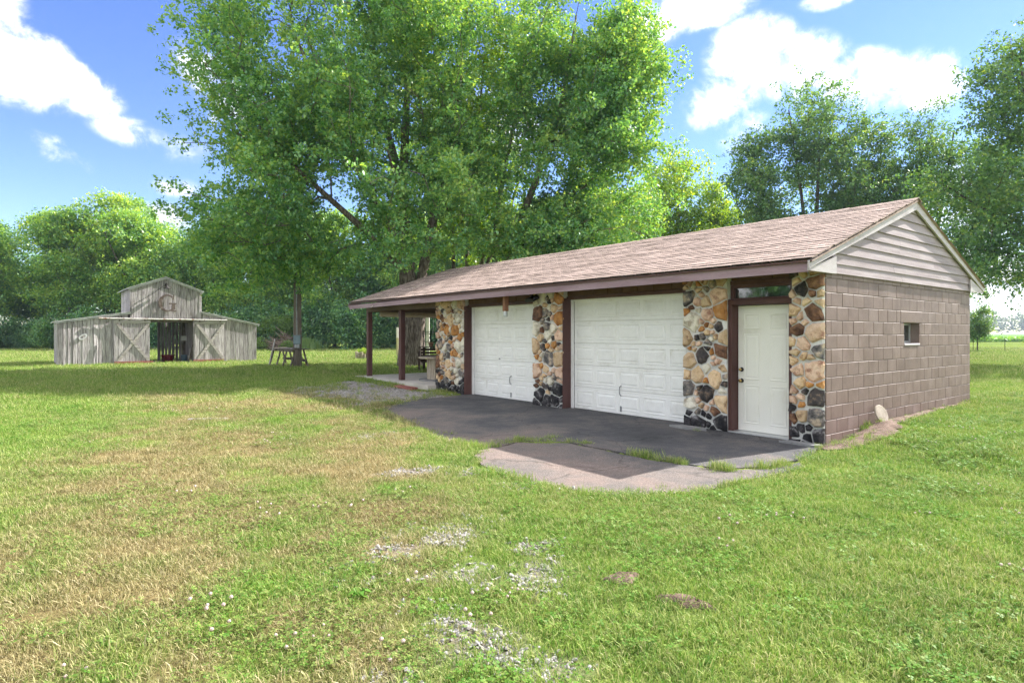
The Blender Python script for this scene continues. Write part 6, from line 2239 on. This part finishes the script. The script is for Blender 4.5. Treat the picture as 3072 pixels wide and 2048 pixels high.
okf = okc & (nrs.rand(len(x)) < 0.08 * smoothstep(0.5, 0.62, fbm(x + 60, y, 0.6)))
make_scatter('lawn_blossoms', pr_flower, x, y, 0.8, 1.2, okf, 'clover blossoms dotted through the lawn', 'flowers')
# long tufts: crack in the drive, drive edges, foot of the walls
tx, ty = [], []
for (a, b, n, w) in (((-0.95, 8.95), (-0.30, 8.45), 60, 0.12), ((-0.25, 8.82), (0.45, 9.12), 34, 0.06), ((0.55, 9.25), (0.72, 9.30), 8, 0.05), ((0.80, 8.87), (1.15, 8.80), 14, 0.04), ((1.52, 7.98), (1.80, 7.75), 12, 0.04),
                  ((1.80, 7.62), (2.10, 7.34), 14, 0.04), ((2.30, 7.08), (2.62, 6.96), 26, 0.07), ((2.75, 7.0), (3.4, 7.35), 26, 0.07), ((-2.8, 12.7), (-1.2, 9.4), 70, 0.18), ((-2.9, 12.9), (-2.3, 14.4), 30, 0.2),
                  ((4.2, 8.3), (4.6, 8.4), 10, 0.08), ((4.75, 8.35), (5.3, 8.9), 22, 0.15), ((5.35, 9.35), (5.9, 9.6), 14, 0.12), ((3.0, 9.9), (3.02, 9.92), 3, 0.03), ((-6.2, 18.4), (-2.8, 17.2), 26, 0.35), ((-5.6, 17.0), (-2.6, 15.2), 22, 0.5), ((-2.6, 14.9), (-1.8, 15.4), 14, 0.15),
                  ((-6.5, 17.5), (-4.0, 14.4), 60, 0.3), ((0.9, 6.0), (2.3, 6.3), 40, 0.06), ((-0.4, 7.0), (0.8, 6.05), 20, 0.12), ((-9.3, 25.7), (-8.9, 25.8), 12, 0.1)):
    t = nrs.rand(n)
    tx.append(a[0] + (b[0] - a[0]) * t + nrs.normal(0, w, n))
    ty.append(a[1] + (b[1] - a[1]) * t + nrs.normal(0, w, n))
tx, ty = np.concatenate(tx), np.concatenate(ty)
make_scatter('edge_grass', pr_tall, tx, ty, 0.35, 0.85, np.ones(len(tx), bool), 'longer grass along cracks and edges of the drive', 'grass')
wd = MB()
for k in range(11):
    a = 2 * PI * k / 11 + rgn.uniform(-0.3, 0.3)
    L, W, rise = rgn.uniform(0.05, 0.10), rgn.uniform(0.012, 0.02), rgn.uniform(0.02, 0.06)
    ux, uy = math.cos(a), math.sin(a)
    wd.addm([(0, 0, 0.0), (ux * L * 0.5 - uy * W, uy * L * 0.5 + ux * W, rise), (ux * L, uy * L, rise * 0.7), (ux * L * 0.5 + uy * W, uy * L * 0.5 - ux * W, rise)], [(0, 1, 2, 3)])
pr_weed = proto('weed_rosette', wd, M['clover'], (-0.9, 3.6), 'broad leaved weed in the lawn', 'weed')
x, y = wedge(2600, 2.2, 13)
okw = ~blocked(x, y) & (nrs.rand(len(x)) < 0.05 + 0.45 * smoothstep(0.5, 0.68, fbm(x + 9, y + 21, 1.1)))
make_scatter('lawn_weeds', pr_weed, x, y, 0.3, 0.62, okw, 'broad leaved weeds scattered in the lawn', 'weeds')
# gravel
gxs, gys = [], []
for (a, b, rx, ry) in GRAVEL:
    n = int(900 * rx * ry / 0.06)
    t, r = nrs.uniform(0, 6.283, n), np.sqrt(nrs.rand(n)) * 1.9
    gxs.append(a + rx * r * np.cos(t)), gys.append(b + ry * r * np.sin(t))
gx_, gy_ = np.concatenate(gxs), np.concatenate(gys)
kp = nrs.rand(len(gx_)) < gravelness(gx_, gy_) * 0.36
n = 14000
x, y = nrs.uniform(-6.4, -1.5, n), nrs.uniform(13, 19, n)
kp2 = nrs.rand(n) < gravelness(x, y)
kp2 &= ~blocked(x, y)
n3 = 160
x3, y3 = nrs.uniform(-2.4, 3.0, n3), nrs.uniform(6.0, 14, n3)
kp3 = (poly_dist(x3, y3, LO) < 0) | (poly_dist(x3, y3, UP) < 0)
kp3 &= nrs.rand(n3) < 0.5
gx_, gy_ = np.concatenate([gx_, x]), np.concatenate([gy_, y])
make_scatter('gravel', pr_stone, gx_, gy_, 0.5, 0.95, np.concatenate([kp, kp2]), 'pale limestone gravel in bare patches and beside the porch', 'gravel', 0.3, -0.010)

# ------------------------------------------------------------------ the air
hz = MB().box(-1100, 1100, -250, 760, -2.0, 40.0).mesh('haze', None)
hm = bpy.data.materials.new('haze_air')
hm.use_nodes = True
hnt = hm.node_tree
hnt.nodes.clear()
ho = hnt.nodes.new('ShaderNodeOutputMaterial')
hv = hnt.nodes.new('ShaderNodeVolumePrincipled')
hv.inputs['Color'].default_value = (0.70, 0.82, 1.0, 1)
hv.inputs['Density'].default_value = 0.0003
hv.inputs['Anisotropy'].default_value = 0.2
hnt.links.new(hv.outputs[0], ho.inputs['Volume'])
hz.materials.append(hm)
tag(link('haze', hz), 'thin bluish summer haze over the fields', 'haze', kind='stuff')
